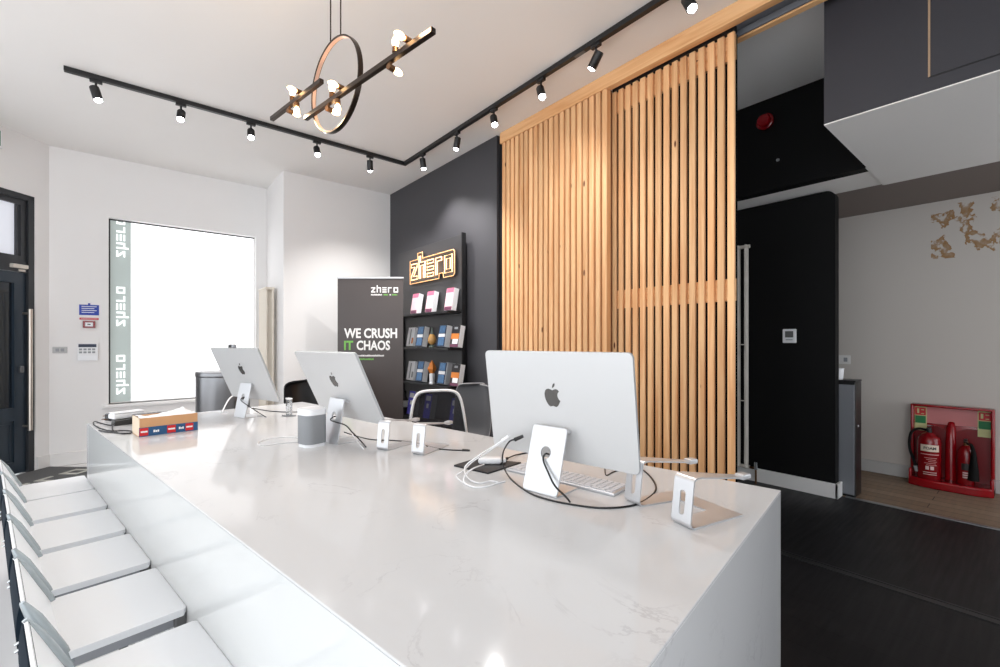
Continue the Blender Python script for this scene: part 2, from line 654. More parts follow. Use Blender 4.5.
DWM = Matrix.Rotation(atan2(DWD.y, DWD.x), 4, 'Z')
DWM.translation = Vector((DW0.x, DW0.y, 0))          # local x runs along the door wall, local -y ... into or out
INTO = 1 if (DWM.to_3x3() @ Vector((0, 1, 0))).dot(Vector((1, -1, 0))) > 0 else -1

# floors
g = G(); g.box((0.95, YB, -0.06), (4.37, 6.3, 0.0)); struct(g, 'floor', M['blackfloor'])
g = G(); g.box((-5.2, YB, -0.06), (0.95, 6.3, 0.0)); struct(g, 'floor_entrance', M['palefloor'])
g = G(); g.box((4.372, YB, -0.06), (5.6, 4.0, 0.0)); struct(g, 'floor_corridor', M['oakfloor'])
g = G(); g.box((4.352, -1.9, 0.0), (4.392, 1.0, 0.006), bev=0.002); struct(g, 'trim_threshold', M['aluedge'])
g = G(); g.box((2.9, -1.9, 0.0), (2.94, 1.6, 0.004), bev=0.0015); g.box((2.95, -1.9, 0.0), (2.965, 1.6, 0.004), bev=0.0015)
struct(g, 'trim_floor_joint', M['blackmetal'])
# ceiling
g = G(); g.box((-5.2, YB, CEIL), (5.6, 6.3, CEIL + 0.1)); struct(g, 'ceiling', M['ceil'])
# slate wall behind the shelves; it carries on behind the timber screen as a short nib
g = G(); g.box((XW, 3.24, 0), (XW + 0.12, YE, CEIL)); struct(g, 'wall_slate', M['slate'])
g = G(); g.box((XW + 0.03, 3.19, 0), (XW + 0.12, 3.24, CEIL)); struct(g, 'trim_slate_nib', M['blackmetal'])
# end wall, return and window wall
g = G(); g.box((XJ, YE, 0), (XW + 0.12, YE + 0.1, CEIL)); struct(g, 'wall_end', M['wall'])
g = G(); g.box((XJ, YE + 0.1, 0), (XJ + 0.1, YWIN, CEIL)); struct(g, 'wall_return', M['wall'])
WX0, WX1, WZ0, WZ1 = -0.135, 1.235, 0.575, 2.52
g = G()
g.box((DW0.x - 0.0, YWIN, 0), (WX0, YWIN + 0.14, CEIL))
g.box((WX1, YWIN, 0), (XJ + 0.1, YWIN + 0.14, CEIL))
g.box((WX0, YWIN, 0), (WX1, YWIN + 0.14, WZ0))
g.box((WX0, YWIN, WZ1), (WX1, YWIN + 0.14, CEIL))
struct(g, 'wall_window', M['wall'])
# skirting of the window wall and the end wall
g = G(); g.box((DW0.x, YWIN - 0.018, 0), (XJ, YWIN, 0.13), bev=0.004); struct(g, 'baseboard_window', M['whiteskirt'])
g = G(); g.box((XJ - 0.0, YE - 0.018, 0), (XW, YE, 0.13), bev=0.004); struct(g, 'baseboard_end', M['whiteskirt'])
# door wall: pier to the corner, lintel above the door, shopfront beyond the frame of the photo
S0, S1 = 0.125, 1.14
DTOP = 2.595
g = G()
T = -INTO * 0.16
ylo, yhi = min(0, T), max(0, T)
g.box((-0.10, ylo, 0), (S0, yhi, CEIL), DWM)
g.box((S0, ylo, DTOP), (S1, yhi, CEIL), DWM)
g.box((S1, ylo, 0), (S1 + 0.25, yhi, CEIL), DWM)
g.box((S1 + 0.25, ylo, 2.75), (6.3, yhi, CEIL), DWM)
g.box((S1 + 0.25, ylo, 0), (6.3, yhi, 0.35), DWM)
struct(g, 'wall_door', M['wall'])
g = G(); y0, y1 = sorted((0, INTO * 0.018)); g.box((0.0, y0, 0), (S0 - 0.005, y1, 0.13), DWM, bev=0.004); struct(g, 'baseboard_door', M['whiteskirt'])
# shopfront mullions (beyond the photo's left edge; they let the daylight in)
g = G()
for s in (1.42, 2.9, 4.4, 5.9):
    g.box((s, ylo + 0.04, 0.35), (s + 0.06, yhi - 0.04, 2.75), DWM)
struct(g, 'window_shopfront', M['doorframe'])
# rear wall behind the camera and corridor walls
g = G(); g.box((0.2, YB - 0.1, 0), (3.3, YB, CEIL)); g.box((3.3, YB - 0.1, 2.38), (5.6, YB, CEIL)); g.box((3.3, YB - 0.1, 0), (5.6, YB, 0.08)); g.box((4.35, YB - 0.1, 0.08), (4.45, YB, 2.38))  # unseen wall; its openings are added to let daylight in, one for the corridor
struct(g, 'wall_rear', mat('grey_rear_wall', (150, 149, 150), 0.7))
g = G(); g.box((XF, YB, 0), (XF + 0.1, 4.0, 2.44)); struct(g, 'wall_corridor', M['plaster'])
g = G(); g.box((4.30, 3.9, 0), (5.6, 4.0, 2.44)); struct(g, 'wall_corridor_end', M['wall'])
g = G(); g.box((XF - 0.018, -1.9, 0), (XF, 3.9, 0.11), bev=0.004); struct(g, 'baseboard_corridor', M['skirt'])
# black partition with a rounded top corner at its near end, with its white skirting
g = G()
prof = [(4.6, 0.0), (4.6, 2.415), (1.10, 2.415)]
for i in range(7):
    a = radians(90 + 90 * i / 6)
    prof.append((1.10 + 0.06 * cos(a), 2.355 + 0.06 * sin(a)))
prof.append((1.04, 0.0))
g.plate(prof, [], 0.09, basis((0, 1, 0), (0, 0, 1), (XP, 0, 0)))
struct(g, 'wall_partition', M['black'])
g = G()
g.box((XP - 0.02, 1.02, 0), (XP, 2.55, 0.115), bev=0.004)
g.box((XP - 0.02, 1.02, 0), (XP + 0.11, 1.04, 0.115), bev=0.004)
struct(g, 'baseboard_partition', M['whiteskirt'])
# black upper wall over the corridor, the low ceiling behind it and the boxed-in bulkhead
g = G(); g.box((3.9, 0.77, 2.415), (4.0, 4.6, CEIL)); struct(g, 'wall_upper_black', M['black'])
g = G(); g.box((4.0, 0.77, 2.42), (4.42, 4.0, 2.50)); g.box((3.9, 0.74, 2.412), (4.42, 0.78, 2.42)); struct(g, 'ceiling_lobby', M['ceil'])
g = G(); g.box((4.42, YB, 2.44), (5.6, 4.0, 2.52)); struct(g, 'ceiling_corridor', mat('shaded_ceiling_taupe', (128, 117, 112), 0.8))  # darker taupe puts the corridor's shade into the ceiling colour
g = G(); g.box((2.95, YB, 2.416), (4.42, 0.77, CEIL)); struct(g, 'wall_bulkhead', M['box'])
g = G(); g.box((2.95, YB, 2.41), (4.42, 0.77, 2.416)); struct(g, 'ceiling_bulkhead', M['ceil'])
g = G()
g.box((2.946, 0.345, 2.485), (2.951, 0.353, CEIL)); struct(g, 'trim_bulkhead_bead', M['bulkline'])
g = G(); g.box((2.9465, YB, 2.482), (2.951, 0.349, 2.487)); struct(g, 'trim_bulkhead_joint', M['blackmetal'])

# ---- window: frame, frosted light, etched strip with lettering, sill
win = empty('window_1', (0, YWIN, 0)); tag(win, kind='structure')
win['label'] = 'tall frosted shop window with etched grey strip and white sill'


def wpart(g, name, m, **kw):
    o = g.build(name, m, **kw)
    o.parent = win
    o.location = (0, -YWIN, 0)
    return o


fr = 0.012
g = G()
yf = YWIN + 0.075
g.box((WX0, yf, WZ0), (WX0 + fr, yf + 0.04, WZ1)); g.box((WX0, yf, WZ1 - fr), (WX1, yf + 0.04, WZ1))
wpart(g, 'window_frame', M['doorframe'])
g = G()
g.box((WX1 - fr, yf, WZ0), (WX1, yf + 0.04, WZ1 - fr)); g.box((WX0 + fr, yf, WZ0), (WX1 - fr, yf + 0.04, WZ0 + fr))
wpart(g, 'window_bead', M['wall'])
WS = on_y(131, yf).x
g = G(); g.box((WS, yf + 0.012, WZ0 + fr), (WX1 - fr, yf + 0.02, WZ1 - fr)); wpart(g, 'frosted_pane', M['film'])
g = G(); g.box((WX0 + fr, yf + 0.012, WZ0 + fr), (WS, yf + 0.02, WZ1 - fr)); wpart(g, 'etched_strip', M['filmgrey'])
g = G()
xl = (WX0 + WS) / 2 - 0.030
for pb in (394.5, 326, 256.5):
    zb = on_y(117, yf, pb).z
    m = Matrix(((0, 1, 0, xl), (0, 0, 1, yf + 0.006), (1, 0, 0, zb), (0, 0, 0, 1)))
    wordmark(g, m, 0.082, 0.072, 0.005)
g.bm.verts.ensure_lookup_table()
geom = g.bm.verts[:] + g.bm.edges[:] + g.bm.faces[:]
bmesh.ops.bisect_plane(g.bm, geom=geom, plane_co=(0, 0, WZ1 - fr), plane_no=(0, 0, 1), clear_outer=True)
wpart(g, 'lettering', M['filmlet'])
g = G(); g.box((WX0 - 0.05, YWIN - 0.06, WZ0 - 0.03), (WX1 + 0.02, YWIN + 0.08, WZ0), bev=0.005); wpart(g, 'window_sill', M['wall'])

# ---- shop door (only its hinge side shows)
door = empty('door_1', dw(S0), atan2(DWD.y, DWD.x)); tag(door, kind='structure')
door['label'] = 'blue-black glazed shop door with long steel pull bar and fanlight'
DI = INTO


def dbox(g, x0, x1, y0, y1, z0, z1, bev=0.0):
    a, b = sorted((y0 * DI, y1 * DI))
    g.box((x0, a, z0), (x1, b, z1), bev=bev)


g = G(); L = S1 - S0
dbox(g, 0, 0.05, -0.10, -0.01, 0, DTOP); dbox(g, L - 0.05, L, -0.10, -0.01, 0, DTOP)
dbox(g, 0, L, -0.10, -0.01, DTOP - 0.05, DTOP); dbox(g, 0.05, L - 0.05, -0.095, -0.02, 1.87, 1.97)
g.build('door_frame', M['doorframe'], door)
g = G()
dbox(g, 0.05, 0.10, -0.085, -0.03, 1.97, DTOP - 0.05); dbox(g, L - 0.10, L - 0.05, -0.085, -0.03, 1.97, DTOP - 0.05)
dbox(g, 0.10, L - 0.10, -0.085, -0.03, 1.97, 2.02); dbox(g, 0.10, L - 0.10, -0.085, -0.03, DTOP - 0.10, DTOP - 0.05)
dbox(g, 0.118, 0.13, -0.085, -0.035, 2.02, DTOP - 0.10)
fan = g.build('fanlight', M['doorframe'], door)
g = G(); dbox(g, 0.10, L - 0.10, -0.066, -0.060, 2.02, DTOP - 0.10); g.build('pane', M['fanlight'], fan)
g = G()
dbox(g, 0.055, 0.15, -0.09, -0.035, 0.012, 1.865); dbox(g, L - 0.15, L - 0.055, -0.09, -0.035, 0.012, 1.865)
dbox(g, 0.15, L - 0.15, -0.09, -0.035, 1.765, 1.865); dbox(g, 0.15, L - 0.15, -0.09, -0.035, 0.012, 0.12)
dbox(g, 0.15, L - 0.15, -0.09, -0.035, 0.50, 0.62)
dbox(g, 0.15, L - 0.15, -0.08, -0.05, 0.12, 0.50)
leaf = g.build('door_leaf', M['doorpaint'], door)
g = G()
for (a, b, c, d) in ((0.17, L - 0.17, 0.14, 0.15), (0.17, L - 0.17, 0.465, 0.475)):
    dbox(g, a, b, -0.052, -0.044, c, d)
dbox(g, 0.17, 0.18, -0.052, -0.044, 0.14, 0.475); dbox(g, L - 0.18, L - 0.17, -0.052, -0.044, 0.14, 0.475)
g.build('moulding', M['doorpaint'], leaf)
g = G(); dbox(g, 0.15, L - 0.15, -0.068, -0.060, 0.62, 1.765); g.build('glass_panel', M['darkglass'], leaf)
g = G()
hx = 0.075
g.cyl((hx, DI * 0.035, 0.40), (hx, DI * 0.035, 1.53), 0.017, n=16)
for z in (0.44, 1.49):
    g.cyl((hx, -DI * 0.036, z), (hx, DI * 0.035, z), 0.01, n=12)
g.build('pull_bar', mat('satin_nickel', (196, 186, 176), 0.28, 0.9), door, smooth=40)
g = G(); dbox(g, 0.085, 0.115, -0.036, -0.012, 0.94, 1.0, bev=0.004); g.build('lock', M['steel'], door)
g = G()
dbox(g, 0.075, 0.20, -0.036, 0.02, 1.90, 1.935, bev=0.004); dbox(g, 0.075, 0.13, -0.036, -0.01, 1.875, 1.895, bev=0.003)
g.build('door_closer', mat('pale_closer', (214, 206, 196), 0.4, 0.3), door)

# entrance mat with lettering woven in
g = G()
mc = DW0 + DWD * 0.62 + Vector((-DWD.y, DWD.x)) * INTO * 0.0
into = Vector((DWM.to_3x3() @ Vector((0, INTO, 0)))[:2])
mm_ = basis((-DWD.x, -DWD.y, 0), Vector((0, 0, 1)).cross(Vector((-DWD.x, -DWD.y, 0))), (0, 0, 0))
entr = empty('entrance_mat', (DW0.x + DWD.x * 0.75 + into.x * 0.5, DW0.y + DWD.y * 0.75 + into.y * 0.5, 0.0), atan2(-DWD.y, -DWD.x),
             'dark grey entrance mat with pale lettering by the shop door', 'doormat')
g = G(); g.box((-0.75, -0.55, 0.001), (0.735, 0.48, 0.014), bev=0.004); g.build('mat_pile', M['mat_'], entr)
p_o = on_z(71, 475.6, 0.0)
lo = Matrix.Rotation(-atan2(-DWD.y, -DWD.x), 4, 'Z') @ (p_o - entr.location)
g = G(); wordmark(g, Matrix.Translation((lo.x - 4.3 * 0.2, lo.y - 0.06, 0.013)), 0.2, 0.17, 0.004)
g.build('lettering', M['matlet'], entr)

# ================================================================== TIMBER SCREEN
def strips(g, y0, n, pitch, w, x0, depth, z0, z1):
    ly = g.bm.verts.layers.float.new('tone')
    for i in range(n):
        vs = g.box((x0, y0 + i * pitch, z0), (x0 + depth, y0 + i * pitch + w, z1), bev=0.003, seg=1)
        t = random.random()
        for v in vs:
            if v.is_valid:
                v[ly] = t


def toned(g):
    ly = g.bm.verts.layers.float.new('tone')
    for v in g.bm.verts:
        v[ly] = 0.5


FZ0 = 3.04
sc = empty('slat_screen', (XW, 2.6, 0), 0, 'fixed left half of the slatted pine screen with close-set strips', 'screen', 'slatted pine screens')


def spart(g, name, m, root):
    o = g.build(name, m)
    o.parent = root
    o.location = -root.location
    return o


g = G(); strips(g, 1.998, 20, 0.0592, 0.041, XW, 0.05, 0.0, FZ0); spart(g, 'slats', M['pine'], sc)
g = G(); g.box((XW + 0.05, 1.998, 0), (XW + 0.062, 3.168, FZ0)); toned(g); spart(g, 'backing_board', M['backing'], sc)
sd = empty('slat_screen', (XW + 0.09, 1.5, 0), 0, 'sliding right half of the slatted pine screen with dark gaps', 'screen', 'slatted pine screens')
X2 = XW + 0.075
g = G(); strips(g, 1.150, 15, 0.0587, 0.040, X2, 0.02, 0.02, 3.035); spart(g, 'slats', M['pine'], sd)
for z0, z1 in ((0.06, 0.19), (1.465, 1.595), (2.885, 3.03)):
    g = G(); g.box((X2 + 0.02, 1.155, z0), (X2 + 0.042, 2.0, z1)); toned(g); spart(g, 'cross_rail', M['beam'], sd)
g = G(); g.box((X2 + 0.043, 1.152, 0.02), (X2 + 0.048, 2.0, 3.03)); spart(g, 'gap_shade_sheet', M['gapshade'], sd)  # added black sheet puts the shade behind the slat gaps
g = G(); g.box((X2 - 0.005, 1.152, 3.035), (X2 + 0.04, 2.0, 3.075)); spart(g, 'hanger_rail', M['blackmetal'], sd)
# header: two pine beams with the sliding track between them
g = G(); g.box((XW - 0.005, -0.9, FZ0), (XW + 0.05, 3.19, CEIL), bev=0.003); toned(g)
tag(g.build('header_beam', M['beam']), 'front pine header beam along the ceiling above the slatted screens', 'beam')
g = G(); g.box((X2 + 0.105, -0.9, FZ0 + 0.0), (X2 + 0.15, 1.99, CEIL), bev=0.003); toned(g)
tag(g.build('header_beam', M['beam']), 'rear pine header beam beside the sliding track, top of the opening', 'beam')
g = G()
g.box((XW + 0.055, -0.9, 3.085), (X2 + 0.1, 1.99, 3.135))
g.box((XW + 0.055, -0.9, 3.055), (XW + 0.065, 1.99, 3.08)); g.box((X2 + 0.085, -0.9, 3.045), (X2 + 0.095, 1.99, 3.08))
tag(g.build('sliding_track', M['greycab']), 'grey metal sliding door track between the two pine header beams', 'track')

# ================================================================== COUNTER
TN0, TN1, TT0, TT1 = 0.395, 1.632, 0.261, 3.444
desk = empty('counter', (0, 0, 0), TROT, 'long white quartz counter with waterfall ends in the middle of the shop', 'counter')
g = G(); g.box((TN0, TT0, TOP - 0.006), (TN1, TT1, TOP), bev=0.002); g.build('worktop', M['quartz'], desk)
g = G(); g.box((TN0, TT0 + 0.0005, 0), (TN1, TT0 + 0.04, TOP - 0.0062), bev=0.002); g.build('waterfall_end', M['quartz'], desk)
g = G(); g.box((TN0, TT1 - 0.04, 0), (TN1, TT1 - 0.0005, TOP - 0.0062), bev=0.002); g.build('waterfall_end', M['quartz'], desk)
g = G(); g.box((TN0 + 0.0005, TT0 + 0.041, 0.0), (TN0 + 0.02, TT1 - 0.041, TOP - 0.0062)); g.build('front_panel', M['gloss'], desk)
g = G(); g.box((TN1 - 0.35, TT0 + 0.041, 0.0), (TN1 - 0.33, TT1 - 0.041, TOP - 0.0062)); g.build('back_panel', M['gloss'], desk)

# ================================================================== CHAIRS ALONG THE COUNTER
SEATZ = 0.448


def make_stool():
    root = empty('counter_chair', (0, 0, 0), TROT)
    w = 0.358
    g = G()
    out = rrect(0.285, w, 0.014, 5, (0.0, 0))
    g.plate(out, [], 0.02, Matrix.Translation((0, 0, SEATZ - 0.02)))
    o = g.build('seat', M['seat'], root)
    bv = o.modifiers.new('b', 'BEVEL'); bv.width = 0.005; bv.segments = 3; bv.limit_method = 'ANGLE'
    g = G()
    g.box((-0.13, -w / 2 + 0.012, SEATZ - 0.05), (0.128, -w / 2 + 0.034, SEATZ - 0.02), bev=0.004)
    g.box((-0.13, w / 2 - 0.034, SEATZ - 0.05), (0.128, w / 2 - 0.012, SEATZ - 0.02), bev=0.004)
    g.box((0.09, -w / 2 + 0.034, SEATZ - 0.045), (0.112, w / 2 - 0.034, SEATZ - 0.02), bev=0.004)
    g.box((-0.12, -w / 2 + 0.034, SEATZ - 0.045), (-0.09, w / 2 - 0.034, SEATZ - 0.02), bev=0.004)
    g.build('seat_frame', M['aluedge'], root)
    for s in (-1, 1):
        g = G()
        y = s * (w / 2 - 0.016)
        g.box((0.112, min(y, y + s * 0.014), SEATZ - 0.052), (0.143, max(y, y + s * 0.014), SEATZ - 0.012), bev=0.006)
        g.build('corner_cap', M['darkgrey'], root)
    # swept low backrest
    cp = [Vector((-0.108, 0, SEATZ - 0.035)), Vector((-0.122, 0, SEATZ + 0.006)), Vector((-0.145, 0, SEATZ + 0.058)), Vector((-0.167, 0, SEATZ + 0.108)), Vector((-0.188, 0, SEATZ + 0.155))]
    path = spline(cp, 4)
    g = G()
    hw = w / 2 - 0.008
    left = [p + Vector((0, -hw, 0)) for p in path]
    right = [p + Vector((0, hw, 0)) for p in path]
    for side in (left, right):
        g = G(); g.tube(side, [0.012, 0.0155, 0.0155, 0.0145, 0.005], n=14, flat=0.8)
        g.build('back_rail', M['railgrey'], root, smooth=50)
    g = G()
    rows = [[p + Vector((0.004, -hw + 0.012 + (2 * hw - 0.024) * j / 6, 0)) for j in range(7)] for p in path]
    g.sheet(rows, 0.006)
    g.build('back_panel', M['seat'], root, smooth=40)
    rear = spline([Vector((-0.192, 0, SEATZ + 0.150)), Vector((-0.197, 0, SEATZ + 0.11)), Vector((-0.196, 0, SEATZ + 0.05)), Vector((-0.182, 0, SEATZ - 0.02)), Vector((-0.150, 0, SEATZ - 0.055))], 4)
    g = G()
    rows = [[Vector((p.x, -hw + 2 * hw * j / 6, p.z)) for j in range(7)] for p in rear]
    g.sheet(rows, 0.012)
    sh = g.build('back_shell', M['steelback'], root, smooth=40)
    for s_ in (-1, 1):
        g = G()
        outl = [(p.x - 0.004, p.z) for p in path] + [(p.x + 0.004, p.z) for p in rear]
        g.plate(outl, [], 0.003, basis((1, 0, 0), (0, 0, 1), (0, s_ * (hw - 0.006), 0)))
        g.build('side_cap', M['seat'], root)
    for z in (0.045, 0.062):
        g = G()
        g.cyl((-0.200, -hw - 0.005, SEATZ + z), (-0.172, -hw - 0.005, SEATZ + z + 0.012), 0.0035, n=10)
        g.build('back_bar', M['chrome'], sh, smooth=40)
    for sx, sy in ((-1, -1), (-1, 1), (1, -1), (1, 1)):
        g = G()
        g.tube([(sx * 0.105, sy * 0.135, SEATZ - 0.035), (sx * 0.113, sy * 0.148, 0.2), (sx * 0.12, sy * 0.155, 0.012)], 0.011, n=10)
        lg = g.build('leg', M['chrome'], root, smooth=40)
        g = G(); g.cyl((sx * 0.12, sy * 0.155, 0), (sx * 0.12, sy * 0.155, 0.014), 0.015, n=12)
        g.build('foot_pad', M['darkgrey'], lg)
    return root


st0 = make_stool()
words_ = ['white counter chair nearest the camera, cut off by the bottom edge', 'second white counter chair from the camera, whole seat in view', 'third white counter chair from the camera along the counter',
          'fourth white counter chair from the camera along the counter', 'fifth white counter chair from the camera, next to last', 'white counter chair at the far end, nearest the shop door']
for i, tc in enumerate((1.285, 1.728, 2.150, 2.566, 2.985, 3.365)):
    o = st0 if i == 0 else copy_tree(st0)
    o.location = tab(0.252, tc, 0)
    tag(o, words_[i], 'chair', 'white chairs along the counter')

# ================================================================== COMPUTERS ON THE COUNTER
APPLE = [(0, .33), (-.10, .37), (-.22, .40), (-.34, .37), (-.43, .28), (-.475, .14), (-.475, -.02), (-.43, -.18), (-.36, -.32), (-.27, -.44), (-.18, -.5), (-.09, -.48), (0, -.455),
         (.09, -.48), (.18, -.5), (.27, -.44), (.36, -.31), (.425, -.18), (.345, -.10), (.29, .0), (.275, .11), (.31, .21), (.39, .29), (.31, .38), (.2, .405), (.09, .37)]
LEAF = [(0, .45), (.015, .55), (.07, .65), (.16, .71), (.17, .62), (.13, .53), (.07, .47)]


def computer(t, n0, dxb, zb, tilt, label, jx=0.05, yaw=0.0):
    root = empty('desktop_computer', tab(n0, t), TROT + radians(yaw), label, 'computer', 'silver computers on the counter')
    ti = radians(tilt)
    up = Vector((-sin(ti), 0, cos(ti)))
    W, H, D = 0.547, 0.348, 0.0115
    org = Vector((dxb, 0, zb))
    mx = basis((0, -1, 0), up, org + up * (H / 2))         # z of mx points out of the rear face
    nz = mx.to_3x3() @ Vector((0, 0, 1))
    g = G(); g.plate(rrect(W, H, 0.016, 6), [], D, mx @ Matrix.Translation((0, 0, -D)))
    o = g.build('rear_shell', M['alushell'], root)
    bv = o.modifiers.new('b', 'BEVEL'); bv.width = 0.0012; bv.segments = 2; bv.limit_method = 'ANGLE'
    g = G(); g.plate(rrect(W + 0.0006, H + 0.0006, 0.016, 6), [rrect(W - 0.003, H - 0.003, 0.015, 6)], D * 0.86, mx @ Matrix.Translation((0, 0, -D * 0.93)))
    g.build('side_edge', mat('satin_side_edge', (176, 178, 180), 0.4, 0.25), root)
    g = G(); g.plate(rrect(W - 0.006, H - 0.062, 0.008, 4, (0, 0.028)), [], 0.001, mx @ Matrix.Translation((0, 0, -D - 0.001)))
    g.build('screen', M['screen'], root)
    g = G()
    lm = mx @ Matrix.Translation((0, 0.030, 0.0002))
    s = 0.064
    g.plate([(x * s, y * s) for x, y in APPLE], [], 0.0006, lm); g.plate([(x * s, y * s) for x, y in LEAF], [], 0.0006, lm)
    g.build('logo', M['logo'], root)
    # stand: upright sheet with a cable hole, foot plate, hinge
    joint = org + up * 0.108 + nz * 0.001
    v = Vector((jx, 0, joint.z + 0.004)) - Vector((0, 0, 0.004))
    ln = v.length
    mu = basis((0, -1, 0), v, (0, 0, 0.004))
    g = G()
    out = rrect(0.128, ln, 0.01, 4, (0, ln / 2))
    g.plate(out, [circle((0, ln * 0.60), 0.0185)], 0.006, mu @ Matrix.Translation((0, 0, -0.006)))
    st = g.build('stand', M['alu'], root)
    bv = st.modifiers.new('b', 'BEVEL'); bv.width = 0.001; bv.segments = 2; bv.limit_method = 'ANGLE'
    g = G(); g.box((0.0, -0.064, 0.0), (0.118, 0.064, 0.005), bev=0.002); g.build('foot_plate', M['alu'], st)
    g = G()
    h0 = mu @ Vector((0, ln - 0.004, -0.006))
    g.cyl(h0 + Vector((0, -0.06, 0)), h0 + Vector((0, 0.06, 0)), 0.006, n=16)
    jt = joint - up * 0.012
    g.box((0, -0.058, -0.005), ((jt - h0).length, 0.058, 0.005), mx=Matrix.Translation(h0) @ Matrix.Rotation(-atan2(jt.z - h0.z, jt.x - h0.x), 4, 'Y'), bev=0.002)
    g.build('hinge', M['alu'], st, smooth=40)
    return root, mu, ln


IM1 = computer(0.808, 1.110, 0.102, 0.086, 8, 'silver desktop computer nearest the camera, in front of the slatted screen', 0.058)
IM2 = computer(1.938, 1.045, 0.107, 0.099, 25, 'middle silver desktop computer with a tilted screen, behind the small speaker', 0.035)
IM3 = computer(3.01, 1.035, 0.095, 0.104, 23, 'farthest silver desktop computer, in front of the bright window', 0.04, 8)
# webcam on top of the far computer
wp = IM3[0].matrix_basis @ Vector((0.095 - sin(radians(23)) * 0.348, 0.0, 0.104 + cos(radians(23)) * 0.348))
cam_ = empty('webcam', wp, TROT, 'small black and silver webcam clipped on top of the farthest computer', 'webcam')
g = G(); g.box((-0.012, -0.035, 0.001), (0.014, 0.035, 0.024), bev=0.006); g.build('body', M['aluedge'], cam_)
g = G(); g.cyl((0.015, 0, 0.013), (0.019, 0, 0.013), 0.009, n=16); g.build('lens', M['blackplastic'], cam_)
g = G(); g.box((-0.0135, -0.018, 0.006), (-0.012, 0.018, 0.018)); g.build('back_plate', M['blackplastic'], cam_)

# keyboard
kb = empty('keyboard', tab(1.292, 0.835), TROT, 'slim silver and white keyboard under the nearest computer', 'keyboard')
g = G(); g.box((-0.057, -0.21, 0.0), (0.057, 0.21, 0.009), bev=0.003); g.build('case', M['alu'], kb)
g = G()
for r in range(6):
    ncol = 19 if r else 16
    for c in range(ncol):
        wd = 0.404 / ncol
        y = -0.202 + wd * c
        g.box((-0.050 + r * 0.0168, y + 0.0012, 0.009), (-0.0355 + r * 0.0168, y + wd - 0.0012, 0.0115), bev=0.0008, seg=1)
g.build('keys', mat('pale_grey_keys', (206, 207, 212), 0.5), kb)


# laptop risers: U-shaped base, two slotted legs, two arms with lips
def laptop_stand(n, t, yaw, wid, label, hgt=0.125):
    root = empty('laptop_stand', tab(n, t), TROT + yaw, label, 'laptop stand', 'silver laptop stands on the counter')
    aw, th, ln = 0.06, 0.004, 0.188
    ctr = wid / 2
    R = 0.014
    g = G()
    outer = [(0.0, -ctr - aw / 2), (ln, -ctr - aw / 2 + 0.006), (ln, ctr + aw / 2 - 0.006), (0.0, ctr + aw / 2)]
    hole = [(-0.001, -ctr + aw / 2), (ln - 0.06, -ctr + aw / 2 + 0.01), (ln - 0.06, ctr - aw / 2 - 0.01), (-0.001, ctr - aw / 2)]
    g.plate([outer[0], outer[1], outer[2], outer[3], (0, ctr - aw / 2), hole[2], hole[1], (0, -ctr + aw / 2)], [], th)
    g.build('base', M['alu'], root)
    for s in (-1, 1):
        yc = s * ctr
        g = G()
        path = []
        for i in range(6):
            a = radians(270 - 90 * i / 5)
            path.append((R * cos(a), R + R * sin(a)))
        lean = 0.012
        for i in range(6):
            a = radians(180 - 90 * i / 5)
            path.append((lean + R * cos(a), hgt - R + R * sin(a)))
        path.insert(0, (0.004, 0.0))
        path.append((0.03, hgt))
        n1 = 6                                           # index range of the flat leg between the two bends
        rows = []
        for i in range(len(path)):
            x, z = path[i]
            rows.append([Vector((x, yc - aw / 2, z)), Vector((x, yc + aw / 2, z))])
        # bends as sheets, the flat leg as a plate with its slot
        g.sheet(rows[:n1 + 1], th); g.sheet(rows[n1 + 1:], th)
        a, b = Vector((path[n1][0], 0, path[n1][1])), Vector((path[n1 + 1][0], 0, path[n1 + 1][1]))
        hh = (b - a).length
        mx = basis((0, -1, 0), b - a, Vector((a.x, yc, a.z)))
        g.plate([(-aw / 2, 0), (aw / 2, 0), (aw / 2, hh), (-aw / 2, hh)], [rrect(0.017, hh * 0.62, 0.008, 5, (0, hh * 0.47))], th, mx @ Matrix.Translation((0, 0, -th)))
        g.build('leg', M['alu'], root)
        g = G()
        g.plate([(0.026, -aw / 2), (0.23, -0.014), (0.23, 0.014), (0.026, aw / 2)], [], th, Matrix.Translation((0, yc, hgt - th + 0.0035)) @ Matrix.Rotation(radians(8.5), 4, 'Y'))
        arm = g.build('arm', M['alu'], root)
        g = G(); g.box((0.205, yc - 0.014, hgt - 0.037), (0.238, yc + 0.014, hgt - 0.022), bev=0.004); g.build('lip', M['alu'], arm)
    return root


laptop_stand(1.194, 0.474, radians(-23), 0.174, 'silver laptop stand nearest the camera, by the end of the counter')
laptop_stand(1.157, 1.553, radians(15), 0.183, 'silver laptop stand in mid-counter, right of the middle computer')

# small round-cornered speaker
sp = empty('speaker', tab(0.970, 1.955), TROT + radians(6), 'small white and grey rounded loudspeaker on the counter beside the middle computer', 'speaker')


def rbar(g, w, r, z0, z1, bev=0.0):
    g.plate(rrect(w, w, r, 8), [], z1 - z0, Matrix.Translation((0, 0, z0)))


g = G(); rbar(g, 0.096, 0.030, 0.0, 0.014); g.build('base', M['whitep'], sp)
g = G(); rbar(g, 0.102, 0.032, 0.014, 0.140); g.build('grille', M['mesh'], sp, smooth=30)
g = G()
g.plate(rrect(0.103, 0.103, 0.032, 8), [], 0.028, Matrix.Translation((0, 0, 0.140)))
o = g.build('top_cap', M['whitep'], sp)
bv = o.modifiers.new('b', 'BEVEL'); bv.width = 0.006; bv.segments = 3; bv.limit_method = 'ANGLE'

